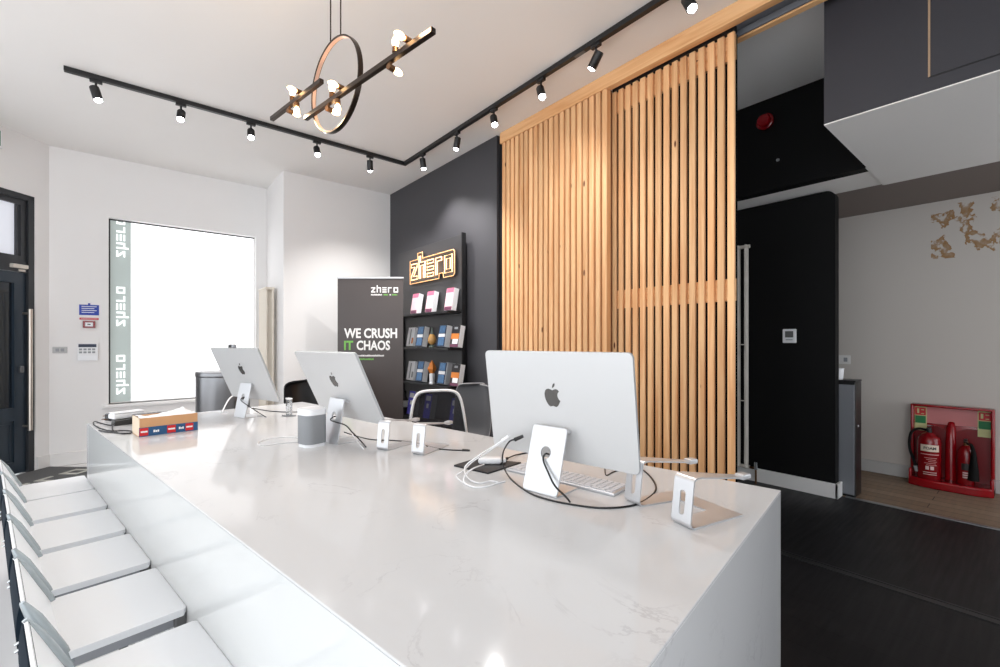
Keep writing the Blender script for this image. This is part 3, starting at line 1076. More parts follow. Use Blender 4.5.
# printed cardboard box with paper in it
p0, p1 = on_z(139.0, 437.2, TOP), on_z(197.5, 429.9, TOP)
dx = p1 - p0
BW, BD, BH = dx.length, 0.15, 0.089
cbx = empty('cardboard_box', p0, atan2(dx.y, dx.x), 'open brown cardboard box with blue and red printed band, full of white paper', 'box')
g = G()
th = 0.003
g.box((0, 0, 0), (BW, BD, 0.004)); g.box((0, 0, 0.004), (BW, th, BH)); g.box((0, BD - th, 0.004), (BW, BD, BH))
g.box((BW - th, th, 0.004), (BW, BD - th, BH))
g.build('carton', M['card'], cbx)
g = G(); g.box((-0.001, -0.0006, 0.004), (th, BD, BH + 0.0008)); g.build('end_flap', M['cardin'], cbx)
g = G(); g.box((0.0, -0.0012, 0.0), (BW + 0.0008, 0.0, 0.044)); g.box((BW, -0.0012, 0.0), (BW + 0.0012, BD, 0.044))
bd = g.build('printed_band', M['cardblue'], cbx)
g = G()
for a, b in ((0.002, 0.036), (0.112, 0.148), (0.19, 0.224)):
    g.box((a, -0.002, 0.004), (b, -0.0012, 0.041))
g.build('red_patch', M['cardred'], bd)
g = G()
for a, b, z, h in ((0.006, 0.033, 0.015, 0.008), (0.116, 0.145, 0.015, 0.008), (0.193, 0.221, 0.015, 0.008), (0.056, 0.064, 0.012, 0.012), (0.0655, 0.071, 0.012, 0.009), (0.0725, 0.079, 0.012, 0.011),
                   (0.161, 0.168, 0.012, 0.012), (0.1695, 0.174, 0.012, 0.009), (0.1755, 0.182, 0.012, 0.011)):
    g.box((a, -0.0026, z + 0.004), (b, -0.002, z + 0.004 + h))
g.build('print', M['paper'], bd)
g = G()
rows = []
for i in range(9):
    row = []
    for j in range(13):
        u, v = j / 12, i / 8
        z = BH - 0.004 + 0.010 * sin(7 * u + 3 * v) * v + 0.008 * random.random() + (0.026 * max(0, 1 - abs(u - 0.82) / 0.12) * max(0, 1 - abs(v - 0.6) / 0.5))
        row.append(Vector((0.006 + (BW - 0.012) * u, 0.005 + (BD - 0.010) * v, z)))
    rows.append(row)
g.sheet(rows, 0.0015); g.build('paper', M['paper'], cbx, smooth=25)


# things by the box: white case, black adapter, plug, cables
def at_t(px, py, z=TOP):
    return on_z(px, py, z)


def slab(name, px, py, size, rz, m, label, cat, lift=0.0, bev=0.004):
    p = at_t(px, py, TOP + lift + (0.02 if lift else 0))
    root = empty(name, Vector((p.x, p.y, TOP + lift)), TROT + rz, label, cat)
    g = G(); g.box((-size[0] / 2, -size[1] / 2, 0), (size[0] / 2, size[1] / 2, size[2]), bev=bev)
    return root, g


r_, g = slab('white_case', 127, 414.0, (0.15, 0.075, 0.03), radians(12), None, 'flat white plastic case lying on the black adapter, far left of the counter', 'case', 0.031, 0.008)
g.build('lower_half', M['whitep'], r_)
g = G(); g.box((-0.073, -0.036, 0.0305), (0.073, 0.036, 0.037), bev=0.005); g.build('lid', M['whitep'], r_)
r_, g = slab('power_adapter', 127, 424.0, (0.125, 0.055, 0.03), radians(8), None, 'black power adapter brick left of the cardboard box', 'power adapter')
g.build('body', mat('worn_black_plastic', (58, 58, 56), 0.5), r_)
g = G(); g.box((-0.03, -0.02, 0.03), (0.03, 0.02, 0.0305)); g.build('rating_label', mat('dark_label', (30, 30, 30), 0.4), r_)
r_, g = slab('desk_phone', 153, 423.0, (0.17, 0.09, 0.056), radians(5), None, 'flat black electronic device with pale keys, behind the cardboard box', 'phone')
g.build('body', M['blackplastic'], r_)
g = G()
for i in range(4):
    for j in range(3):
        g.box((-0.045 + i * 0.024, -0.03 + j * 0.02, 0.056), (-0.027 + i * 0.024, -0.016 + j * 0.02, 0.059), bev=0.001, seg=1)
g.build('keypad', M['mesh'], r_)
p = at_t(111.5, 420.5)
pg = empty('mains_plug', p, TROT + radians(20), 'black mains plug lying at the far left corner of the counter', 'plug')
g = G(); g.box((-0.024, -0.025, 0), (0.006, 0.025, 0.042), bev=0.007); g.build('plug_body', M['blackplastic'], pg)
g = G()
for y, z in ((-0.011, 0.012), (0.011, 0.012), (0, 0.032)):
    g.box((-0.042, y - 0.003, z - 0.002), (-0.024, y + 0.003, z + 0.002))
g.build('pins', M['brass'], pg)


def cable(pts, r, m, label, name='power_cable', ends=()):
    P = []
    for q in pts:
        px, py = q[0], q[1]
        z = TOP + r + (q[2] if len(q) > 2 else 0.0)
        P.append(on_z(px, py, z))
    g = G(); g.tube(P, r, n=8, smooth=6)
    o = g.build(name, m, smooth=60)
    tag(o, label, 'cable')
    for e in ends:
        i, q = (0, 1) if e == 0 else (-1, -2)
        d = (P[i] - P[q]).normalized()
        g = G(); g.cyl(P[i] - d * 0.002, P[i] + d * 0.030, r * 2.4, r * 1.9, n=12)
        g.build('connector', m, o, smooth=40)
    return o


CB, CW = M['blackplastic'], M['whitep']
cable([(120, 419, .01), (114, 425), (104, 424), (95, 421.5), (94, 424.5), (101, 428.5), (112, 431), (122, 430.5), (131, 431), (130, 433), (118, 433), (104, 431.6), (99, 430.3)], 0.0032, CB, 'black mains cable looped at the far left corner of the counter', ends=())
cable([(135, 419.4, .004), (124, 420, .02), (114, 424, .01), (113, 430), (121, 433.6), (131, 433.2)], 0.003, CB, 'black lead curling over the adapter beside the cardboard box')
cable([(515, 439.5, .135), (509, 442, .126), (503, 453, .07), (503.5, 466, .022), (511, 479), (528, 492), (548, 499.5), (575, 505), (605, 508), (634, 505), (651, 496), (656, 487), (650, 476), (640, 467.5)], 0.0028, CB, 'long black cable looping in front of the nearest computer', ends=(0,))


def hole_pt(im, off=0.0):
    root, mu, ln = im
    return root.matrix_basis @ (mu @ Vector((0, ln * 0.60 - 0.004, off)))


def cable3(P, r, m, label, name='power_cable'):
    g = G(); g.tube(P, r, n=8, smooth=6)
    return tag(g.build(name, m, smooth=60), label, 'cable')


h = hole_pt(IM1)
cable3([hole_pt(IM1, -0.02), h, hole_pt(IM1, 0.012) + Vector((0, 0, -0.02)), on_z(548, 472, TOP + 0.070), on_z(555, 486, TOP + 0.040), on_z(566, 497, TOP + 0.018), on_z(570, 502, TOP + 0.003)], 0.003, CB, 'black power cable hanging from the stand of the nearest computer')
cable([(507, 458.5, .006), (514, 455.5, .004), (520, 454), (531, 452)], 0.0026, CB, 'short black cable behind the stand of the nearest computer', ends=(0,))
cable([(562, 455), (580, 459.5), (596, 463.5), (604, 466), (606, 475), (613, 472), (624, 468.5)], 0.002, CB, 'thin black cable with a kink behind the nearest computer')
h = hole_pt(IM2)
cable3([hole_pt(IM2, -0.02), h, hole_pt(IM2, 0.014) + Vector((0, 0, -0.018)), on_z(345, 425, TOP + 0.098), on_z(352, 432, TOP + 0.066), on_z(360, 440, TOP + 0.02), on_z(366, 447, TOP + 0.003)], 0.003, CB, 'black power cable hanging from the stand of the middle computer')
cable([(344, 432, .02), (356, 436), (372, 439.5), (395, 440.5), (415, 443), (440, 449), (463, 450.3)], 0.0026, CB, 'black cable trailing behind the mid-counter laptop stand', ends=(-1,))
cable([(352, 434, .02), (356, 440, .006), (361, 446), (364, 449)], 0.0022, CW, 'white cable end beside the middle computer')
cable([(300, 437.5), (285, 437), (268, 439), (258, 443), (262, 445.5), (276, 444), (300, 441.5)], 0.002, CW, 'pale cable looped on the counter left of the small speaker')
h = hole_pt(IM3)
cable3([hole_pt(IM3, -0.02), h, hole_pt(IM3, 0.012) + Vector((0, 0, -0.02)), on_z(247, 405, TOP + 0.086), on_z(256, 411, TOP + 0.025), on_z(266, 417, TOP + 0.003)], 0.0028, CB, 'black power cable hanging from the stand of the farthest computer')
cable([(222, 412.5), (225, 406, .02), (230, 398, .06), (237, 394, .08), (243, 394, .08)], 0.005, CW, 'thick white cable arching to the stand of the farthest computer')
cable([(252, 408, .0), (270, 411), (290, 412), (312, 411.5), (330, 412)], 0.0026, CB, 'black cable on the counter between the farther two computers')
cable([(200, 413.5), (212, 411.5), (228, 412.5)], 0.002, CW, 'white cable on the counter behind the cardboard box')
# white adapter on a black pouch with a tangle of white cables
pq = [(454, 466.5), (478, 459), (521, 463.8), (488, 474.3)]
pw = [on_z(x, y, TOP) for x, y in pq]
pc = sum(pw, Vector()) / 4
pou = empty('fabric_pouch', pc, 0, 'flat black pouch lying on the counter left of the nearest computer', 'pouch')
g = G(); g.plate([((q - pc).x, (q - pc).y) for q in pw], [], 0.006, Matrix.Translation((0, 0, 0.0)))
o = g.build('pouch_body', mat('black_leather', (30, 30, 33), 0.6, vary=0.2, scale=60), pou)
g = G()
a, b = (pw[0] - pc) * 0.96, (pw[1] - pc) * 0.96
g.tube([a + Vector((0, 0, 0.006)), b + Vector((0, 0, 0.006))], 0.0015, n=6); g.build('zip', M['darkgrey'], pou)
p = on_z(490, 464.5, TOP)
ad = empty('power_adapter', Vector((p.x, p.y, TOP + 0.006)), TROT + radians(41), 'white power adapter lying on the black pouch', 'power adapter')
g = G(); g.box((-0.024, -0.044, 0), (0.024, 0.044, 0.022), bev=0.009, seg=3); g.build('body', CW, ad, smooth=40)
g = G(); g.box((-0.016, -0.060, 0.003), (0.016, -0.044, 0.019), bev=0.005); g.build('duck_head', CW, ad)
cable([(484, 464.5, .014), (474, 468, .03), (466, 474, .02), (464, 482, .004), (474, 487), (488, 486.2), (498, 483), (505, 481.5)], 0.0026, CW, 'white charging cable curving in front of the black pouch', 'charging_cable')
cable([(503, 440, .131), (494, 446, .105), (478, 456, .055), (465, 467, .02), (468, 478, .006), (479, 483), (490, 481), (498, 482)], 0.0026, CW, 'white charging cable rising from the pouch toward the nearest computer', 'charging_cable', ends=(0,))
cable([(508, 438.5, .132), (499, 444, .108), (485, 454, .06), (473, 461.5, .02), (463, 471, .006), (456, 476), (466, 484.5)], 0.0026, CW, 'white charging cable lying leftmost of the tangle by the black pouch', 'charging_cable')
# clear acrylic post
p = on_z(289, 416, TOP)
ac = empty('display_post', p, TROT, 'small clear acrylic holder on the counter left of the middle computer', 'holder')
g = G(); g.box((-0.012, -0.022, 0.006), (0.012, 0.022, 0.105), bev=0.004); g.build('post', M['clearp'], ac)
g = G(); g.box((-0.03, -0.035, 0.0), (0.03, 0.035, 0.006), bev=0.002); g.build('foot', M['aluedge'], ac)
g = G(); g.box((-0.013, -0.024, 0.105), (0.013, 0.024, 0.113), bev=0.003); g.build('cap', CW, ac)

# ================================================================== CEILING TRACK AND SPOTLIGHTS
TX, TY = 2.29, 4.35
g = G()
g.box((-0.33, TY - 0.018, CEIL - 0.034), (TX + 0.018, TY + 0.018, CEIL - 0.001), bev=0.002)
g.box((TX - 0.018, 0.3, CEIL - 0.034), (TX + 0.018, TY - 0.018, CEIL - 0.001), bev=0.002)
trk = g.build('lighting_track', M['blackmetal'])
tag(trk, 'black L-shaped lighting track fixed to the white ceiling', 'lighting track')
g = G(); g.box((TX - 0.014, 1.9, CEIL - 0.036), (TX + 0.014, 1.98, CEIL - 0.033)); g.build('joiner', M['darkgrey'], trk)


def make_spot():
    root = empty('track_spotlight', (0, 0, 0))
    g = G(); g.box((-0.035, -0.014, -0.022), (0.035, 0.014, 0), bev=0.003); g.build('adapter', M['blackmetal'], root)
    g = G(); g.cyl((0, 0, -0.022), (0, 0, -0.062), 0.007, n=12); g.build('stem', M['blackmetal'], root)
    hd = bpy.data.objects.new('head', None)
    g = G()
    g.lathe([(0.026, 0.045), (0.029, 0.042), (0.029, -0.052), (0.027, -0.055), (0.0235, -0.055), (0.0235, -0.046)], n=28)
    hd = g.build('head', M['blackmetal'], root, smooth=40, loc=(0, 0, -0.095))
    g = G(); g.lathe([(0.0232, -0.047), (0.0232, -0.056), (0.019, -0.063), (0.010, -0.067), (0.001, -0.068)], n=24); g.build('lens', M['lens'], hd, smooth=60)
    return root


sp0 = make_spot()
LIGHTS = []
spots = []
for px in (96, 181, 251, 317, 370):
    q = on_y(px, TY); spots.append((Vector((q.x, TY, CEIL - 0.034)), 'back'))
for px in (423, 457, 494, 541, 596, 689):
    q = on_x(px, TX); spots.append((Vector((TX, q.y, CEIL - 0.034)), 'right'))
names = ['track spotlight at the far left end of the ceiling track', 'second track spotlight from the left end of the track', 'third track spotlight from the left end of the track', 'fourth track spotlight, above the white end wall',
         'fifth track spotlight, last before the corner of the track', 'track spotlight just right of the corner of the track', 'lit track spotlight above the slate wall, left of the neon sign corner', 'lit track spotlight above the left edge of the slatted screen',
         'lit track spotlight over the fixed half of the slatted screen', 'track spotlight turned away, its black head tilted and unlit-looking', 'track spotlight nearest the camera, at the top edge above the sliding screen']
names[6] = 'lit track spotlight above the slate wall, second from the corner'
tilt = [(14, -14), (34, 8), (34, 6), (34, 4), (-12, -6), (3, -6), (-10, 5), (26, 14), (26, 14), (-38, 2), (26, 14)]
for i, ((loc, side), lb) in enumerate(zip(spots, names)):
    o = sp0 if i == 0 else copy_tree(sp0)
    o.location = loc
    if side == 'right':
        o.rotation_euler = (0, 0, pi / 2)
    tag(o, lb, 'spotlight', 'spotlights on the ceiling track')
    hd = [c for c in o.children if c.name.startswith('head')][0]
    ax, ay = (radians(v) for v in tilt[i])
    # world rotation: about x (towards camera) then about y (towards slate wall)
    Rw = Matrix.Rotation(ay, 3, 'Y') @ Matrix.Rotation(-ax, 3, 'X')
    Rl = Matrix.Rotation(-o.rotation_euler.z, 3, 'Z') @ Rw
    hd.rotation_euler = Rl.to_euler()
    ld = bpy.data.lights.new('spot', 'SPOT')
    ld.energy = {0: 14, 3: 40, 4: 85, 5: 58, 6: 85, 9: 14}.get(i, 26)
    ld.spot_size = radians(112); ld.spot_blend = 0.7; ld.color = (1.0, 0.98, 0.96)
    ld.shadow_soft_size = 0.03
    lo_ = bpy.data.objects.new('spot_light', ld); COL.objects.link(lo_)
    lo_.location = loc + Vector((0, 0, -0.095)) + Rw @ Vector((0, 0, -0.075))
    lo_.rotation_euler = Rw.to_euler()

# ================================================================== CHANDELIER
CZ, CT, CN, CR = 2.403, 1.935, 1.072, 0.212
ch = empty('chandelier', tab(CN, CT, CZ), TROT, 'dark bronze ring chandelier with two bars and warm glowing bulbs', 'chandelier')
g = G()
prof = []
n = 72
for k in range(n):
    a = 2 * pi * k / n
    prof.append((a,))
loop_o = [(CR * cos(2 * pi * k / n), CR * sin(2 * pi * k / n)) for k in range(n)]
loop_i = [((CR - 0.007) * cos(2 * pi * k / n), (CR - 0.007) * sin(2 * pi * k / n)) for k in range(n)]
g.plate(loop_o, [loop_i], 0.022, basis((0, 1, 0), (0, 0, 1), (-0.011, 0, 0)))
ring = g.build('ring', M['bronze'], ch, smooth=40)
g = G()
loop_c = [((CR - 0.009) * cos(2 * pi * k / n), (CR - 0.009) * sin(2 * pi * k / n)) for k in range(n)]
g.plate([(x * 0.9995, y * 0.9995) for x, y in loop_i], [loop_c], 0.016, basis((0, 1, 0), (0, 0, 1), (-0.008, 0, 0)))
g.build('inner_band', M['copper'], ring, smooth=40)
bars = ((-0.020, 1.225, 2.185, 2.325), (-0.022, 2.02, 2.575, 2.447))
for k, (xo, ta, tb, z) in enumerate(bars):
    g = G()
    g.box((xo - 0.0105, ta - CT, z - CZ - 0.0105), (xo + 0.0105, tb - CT, z - CZ + 0.0105), bev=0.002)
    bar = g.build('bar', M['bronze'], ch)
    groups = ((1.405, 0.05), (1.885, 0.05)) if k == 0 else ((2.28, 0.05),)
    for tc, dt in groups:
        for (dt_, side, bd_) in ((0.045, 1, (0, 0, 1)), (-0.03, 1, (-1, 0, 0.0)), (0.075, -1, (1, 0.1, 0)), (-0.005, -1, (0, 0, -1))):
            if k == 0 and tc < 1.5 and side == -1 and dt_ < 0:
                continue
            y = tc + dt_ - CT
            base = Vector((xo, y, z - CZ + side * 0.0105))
            b2 = base + Vector((0, 0, side * 0.02))
            d = Vector(bd_).normalized()
            g = G()
            g.cyl(base, base + Vector((0, 0, side * 0.006)), 0.006, n=12)
            if abs(d.z) > 0.9:
                g.cyl(base + Vector((0, 0, side * 0.004)), base + Vector((0, 0, side * 0.024)), 0.0125, n=16)
                bs = base + Vector((0, 0, side * 0.024))
            else:
                g.cyl(b2 - d * 0.012 + Vector((0, 0, side * 0.0)), b2 + d * 0.014, 0.0125, n=16)
                bs = b2 + d * 0.014
            sk = g.build('bulb_holder', M['brass'], bar, smooth=40)
            q = d.to_track_quat('Z', 'Y').to_matrix().to_4x4()
            g = G()
            g.lathe([(0.0055, 0), (0.008, 0.004), (0.0125, 0.014), (0.0135, 0.022), (0.011, 0.033), (0.006, 0.042), (0.0015, 0.046)], n=16, mx=Matrix.Translation(bs) @ q)
            # sub-part depth: bulbs hang on the bar beside their holders
            g.build('bulb', M['bulb'], bar, smooth=60)
for y in (-0.045, 0.045):
    g = G()
    g.cyl((0, y, math.sqrt(CR ** 2 - y * y) - 0.001), (0, y, CEIL - CZ - 0.02), 0.0032, n=10)
    g.build('suspension_rod', M['bronze'], ch)
g = G(); g.cyl((0, 0, CEIL - CZ - 0.025), (0, 0, CEIL - CZ - 0.0005), 0.06, n=32); g.build('ceiling_rose', M['bronze'], ch, smooth=40)
for xo, tcx, z in ((-0.02, 1.33, 2.40), (-0.02, 1.96, 2.25), (-0.03, 2.28, 2.36)):
    ld = bpy.data.lights.new('bulb_light', 'POINT'); ld.energy = 3.0; ld.color = (1, 0.72, 0.45); ld.shadow_soft_size = 0.03
    lo_ = bpy.data.objects.new('bulb_light', ld); COL.objects.link(lo_); lo_.location = tab(CN - 0.08, tcx, z)

# ================================================================== SHELVING DISPLAY, NEON, PRODUCTS
SY0, SY1 = 3.69, 5.05
XS = 2.575
shv = empty('display_shelving', (XS, (SY0 + SY1) / 2, 0), 0, 'tall dark grey display board with four black shelves on the slate wall', 'shelving')


def shp(g, name, m, **kw):
    return spart(g, name, m, shv)


g = G(); g.box((XS, SY0, 0.0), (XS + 0.035, SY1, 2.30), bev=0.003); g.box((XS + 0.035, SY0 + 0.2, 0.3), (XW - 0.001, SY0 + 0.26, 2.1)); g.box((XS + 0.035, SY1 - 0.26, 0.3), (XW - 0.001, SY1 - 0.2, 2.1)); shp(g, 'back_board', mat('dark_grey_laminate', (58, 57, 59), 0.45, vary=0.04, scale=3), )
g = G(); g.box((XS - 0.012, SY0 - 0.014, 0.0), (XS + 0.035, SY0, 2.31)); g.box((XS - 0.03, SY1 - 0.14, 0.0), (XS - 0.001, SY1 - 0.05, 1.55)); shp(g, 'side_post', M['blackmetal'])
SHELVES = (1.53, 1.165, 0.785, 0.40)
for z in SHELVES:
    g = G(); g.box((XS - 0.17, SY0 + 0.005, z - 0.022), (XS, SY1, z), bev=0.002); shp(g, 'shelf', M['blackmetal'])

# neon wordmark
NY, NZ = 4.66, 1.935
sx, sy = 0.166, 0.178
ne = empty('neon_sign', (XS - 0.03, NY, NZ), 0, 'warm orange neon wordmark sign glowing on the dark display board', 'sign')
nm = basis((0, -1, 0), (0, 0, 1), (0, 0, 0))
g = G(); ge = G()
for i, (c_, loops) in enumerate(WM):
    for li, lp in enumerate(loops):
        inset = 0.018
        P = []
        for x, y in lp:
            P.append(nm @ Vector(((x + i * PITCH) * sx, y * sy, 0.006)))
        g.tube(P, 0.006, n=8, closed=True)
glass_ = g.build('glass_tubes', M['neon'], ne, smooth=60)
out = [(-.2, -.2), (4.35, -.2), (5.0 * .0 + 5.3, -.2), (5.3, 1.2), (1.25, 1.2), (1.25, 1.6), (.85, 1.6), (.85, 1.2), (-.2, 1.2)]
out = [(-.2, -.24), (3.55, -.24), (3.6, .05), (4.05, 0.05), (4.1, -.24), (5.2, -.24), (5.32, -.12), (5.32, 1.12), (5.2, 1.24), (1.5, 1.24), (1.5, 1.62), (.86, 1.62), (.86, 1.24), (-.2, 1.24)]
ge.tube([nm @ Vector((x * sx, y * sy, 0.004)) for x, y in out], 0.0042, n=8, closed=True)
ge.build('contour_tube', M['neonedge'], ne, smooth=60)
g = G(); g.plate([(x * sx * 1.0, y * sy) for x, y in out], [], 0.004, nm @ Matrix.Translation((0, 0, -0.012))); g.build('backing_sheet', M['acrylic'], ne)
g = G()
for u in (0.3, 4.9):
    g.cyl(nm @ Vector((u * sx, 0.5 * sy, -0.030)), nm @ Vector((u * sx, 0.5 * sy, -0.012)), 0.008, n=12)
g.build('stand_off', M['blackmetal'], ne)


# boxed products
def carton(px, zi, w, d, h, face, side, label, cat, group, bands=(), yaw=0.0, name='product_box', xoff=-0.085):
    z = SHELVES[zi]
    y = on_x(px, XS + xoff).y
    lean = radians(10)
    root = empty(name, (XS + xoff, y, z + d / 2 * sin(lean)), yaw, label, cat, group)
    root.rotation_euler = (0, lean, yaw)
    g = G(); g.box((-d / 2, -w / 2, 0), (d / 2, w / 2, h), bev=0.002); g.build('carton', M[side], root)
    g = G(); g.box((-d / 2 - 0.0012, -w / 2 + 0.001, 0.001), (-d / 2, w / 2 - 0.001, h - 0.001)); fc = g.build('cover', M[face], root)
    for (z0, z1, y0, y1, m) in bands:
        g = G(); g.box((-d / 2 - 0.0024, w * (y0 - 0.5), h * z0), (-d / 2 - 0.0012, w * (y1 - 0.5), h * z1)); g.build('print', M[m], fc)
    return root


for px, lb in ((415.5, 'left pink and white carton on the top shelf'), (430.5, 'middle pink and white carton on the top shelf'), (450, 'right pink and white carton on the top shelf')):
    carton(px, 0, 0.125, 0.058, 0.225, 'palepink', 'boxwhite', lb, 'carton', 'pink cartons on the top shelf', ((0.80, 1.0, 0.05, 0.95, 'pink'), (0.0, 0.16, 0.05, 0.95, 'plum')), radians(4))
for zi, shn in ((1, 'second shelf'), (2, 'third shelf')):
    grp = 'cartons on the ' + shn
    carton(411.5, zi, 0.135, 0.062, 0.215, 'boxwhite', 'boxwhite', 'white carton at the left end of the ' + shn, 'carton', grp, ((0.15, 0.45, 0.0, 0.25, 'orange' if zi == 1 else 'boxgrey'), (0.1, 0.9, 0.45, 0.6, 'boxgrey')), radians(2))
    carton(421, zi, 0.135, 0.065, 0.22, 'navy', 'boxwhite', 'left blue-fronted carton on the ' + shn, 'carton', grp, ((0.62, 0.98, 0.15, 0.85, 'bluecover'), (0.45, 0.6, 0.1, 0.9, 'boxwhite'), (0.05, 0.43, 0.15, 0.85, 'bluecover')), radians(4))
    carton(443, zi, 0.135, 0.07, 0.22, 'navy', 'boxwhite', 'right blue-fronted carton on the ' + shn, 'carton', grp, ((0.62, 0.98, 0.15, 0.85, 'bluecover'), (0.45, 0.6, 0.1, 0.9, 'boxwhite'), (0.05, 0.43, 0.15, 0.85, 'bluecover')), radians(4))
    carton(456, zi, 0.13, 0.058, 0.215, 'blackcover', 'boxwhite', 'black and orange carton at the right end of the ' + shn, 'carton', grp, ((0.36, 0.62, 0.02, 0.98, 'orange'), (0.14, 0.36, 0.1, 0.75, 'boxwhite'), (0.0, 0.12, 0.02, 0.98, 'plum'), (0.82, 0.92, 0.3, 0.7, 'boxgrey')), radians(4))
carton(448.6, 2, 0.04, 0.10, 0.22, 'boxgrey', 'boxgrey', 'narrow grey carton between two cartons on the third shelf', 'carton', None, ((0.1, 0.9, 0.4, 0.6, 'boxwhite'),), radians(-8), xoff=-0.06)
for px, lb in ((412, 'violet-blue carton at the left of the bottom shelf'), (428.5, 'violet-blue carton seen through the mesh chair back, left'), (455, 'violet-blue carton seen through the mesh chair back, right')):
    carton(px, 3, 0.12, 0.07, 0.26, 'violet', 'boxgrey', lb, 'carton', 'violet cartons on the bottom shelf', ((0.72, 0.92, 0.15, 0.85, 'boxwhite'), (0.42, 0.6, 0.35, 0.65, 'boxwhite')), radians(4))
y = on_x(432, XS - 0.085).y
dec = empty('decanter', (XS - 0.085, y, SHELVES[1]), 0, 'amber drop-shaped glass trophy in the middle of the second shelf', 'trophy')
g = G(); g.lathe([(0.03, 0), (0.034, 0.004), (0.026, 0.02), (0.018, 0.03)], n=24); g.build('foot', M['glassgreen'], dec, smooth=40)
g = G(); g.lathe([(0.018, 0.03), (0.04, 0.055), (0.046, 0.085), (0.036, 0.12), (0.02, 0.14)], n=24); g.build('bowl', M['gold'], dec, smooth=50)
g = G(); g.lathe([(0.02, 0.14), (0.013, 0.17), (0.006, 0.205), (0.002, 0.215)], n=20); g.build('spire', M['glassgreen'], dec, smooth=50)
y = on_x(432, XS - 0.085).y
tr = empty('trophy', (XS - 0.085, y, SHELVES[2]), radians(-20), 'orange diamond-shaped trophy on a pale stem, middle of the third shelf', 'trophy')
g = G(); g.lathe([(0.034, 0), (0.034, 0.008), (0.026, 0.01), (0.03, 0.10), (0.02, 0.11)], n=4); g.build('stem', M['boxwhite'], tr)
g = G(); g.lathe([(0.006, 0.085), (0.05, 0.155), (0.03, 0.20), (0.004, 0.245)], n=4); g.build('diamond', M['orange'], tr)
y = on_x(405, XS - 0.085).y
bt = empty('bottle', (XS - 0.085, y, SHELVES[3]), 0, 'black bottle with white label at the left end of the bottom shelf', 'bottle')
g = G(); g.lathe([(0.035, 0), (0.037, 0.006), (0.037, 0.15), (0.028, 0.175), (0.013, 0.195), (0.013, 0.24)], n=24); g.build('glass_body', M['blackcover'], bt, smooth=40)
g = G(); g.lathe([(0.0375, 0.075), (0.0378, 0.077), (0.0378, 0.148), (0.0375, 0.15)], n=24); g.build('label_band', M['boxwhite'], bt, smooth=40)
g = G(); g.cyl((0, 0, 0.24), (0, 0, 0.262), 0.0145, n=16); g.build('cap', M['blackmetal'], bt)

# ================================================================== ROLL-UP BANNER
BX = Vector((0.7694, -0.6387, 0))
bc = Vector((2.05, 4.675, 0))
ban = empty('rollup_banner', bc, atan2(BX.y, BX.x), 'dark grey roll-up banner with white and green slogan before the end wall', 'banner')
BWD, BTOP = 0.712, 1.915
g = G(); g.box((-BWD / 2, -0.004, 0.09), (BWD / 2, 0.0, BTOP)); sheet_ = g.build('printed_sheet', M['bannerprint'], ban)
g = G(); g.box((-BWD / 2 - 0.005, -0.012, BTOP - 0.004), (BWD / 2 + 0.005, 0.008, BTOP + 0.014), bev=0.003); g.build('top_rail', M['alu'], ban)
g = G(); g.box((-BWD / 2 - 0.015, -0.06, 0.0), (BWD / 2 + 0.015, 0.06, 0.085), bev=0.015, seg=4); g.build('cassette', M['alu'], ban)
g = G(); g.cyl((0, 0.02, 0.08), (0, 0.012, BTOP - 0.002), 0.008, n=12); g.build('support_pole', M['alu'], ban)


def btx(x, z):
    return basis((1, 0, 0), (0, 0, 1), (-BWD / 2 + x, -0.0048, z))


def bz(py):
    return EYE + (CY - py) * 4.93 / F


def bxx(px):
    return (px - 337.5) / 65.5 * BWD


text('slogan', 'WE CRUSH', btx(bxx(344), bz(338.2)), M['bannerwhite'], sheet_, bxx(397) - bxx(344), bz(328.3) - bz(338.2), 0.0008, bold=0.018)
text('slogan_word', 'IT', btx(bxx(344), bz(350)), M['bannergreen'], sheet_, bxx(353) - bxx(344), bz(340.8) - bz(350), 0.0008, bold=0.018)
text('slogan', 'CHAOS', btx(bxx(356.5), bz(350.2)), M['bannerwhite'], sheet_, bxx(390) - bxx(356.5), bz(340.5) - bz(350.2), 0.0008, bold=0.018)
g = G(); wordmark(g, btx(bxx(371), bz(292.8)), (bxx(398) - bxx(371)) / 5.1, bz(287.6) - bz(292.8), 0.0008); g.build('wordmark', M['bannerwhite'], sheet_)
for nm_, a, b, py, hh, m in (('small_print', 371, 382, 295, 1.4, 'bannerwhite'), ('small_print', 383.5, 388, 295, 1.4, 'bannergreen'), ('small_print', 389.5, 391, 295, 1.4, 'bannerwhite'), ('small_print', 392, 397.5, 295, 1.4, 'bannergreen'),
                             ('small_print', 345, 384, 355.5, 1.7, 'bannerwhite'), ('small_print', 345, 374, 359, 1.7, 'bannergreen')):
    g = G()
    x = bxx(a)
    while x < bxx(b) - 0.004:
        w = min(random.uniform(0.010, 0.016), bxx(b) - x)
        hz = hh * 0.0109
        z0 = bz(py) - hz / 2
        g.box((-BWD / 2 + x, -0.0054, z0), (-BWD / 2 + x + w * 0.72, -0.0042, z0 + hz * random.uniform(0.75, 1)))
        x += w
    g.build(nm_, M[m], sheet_)

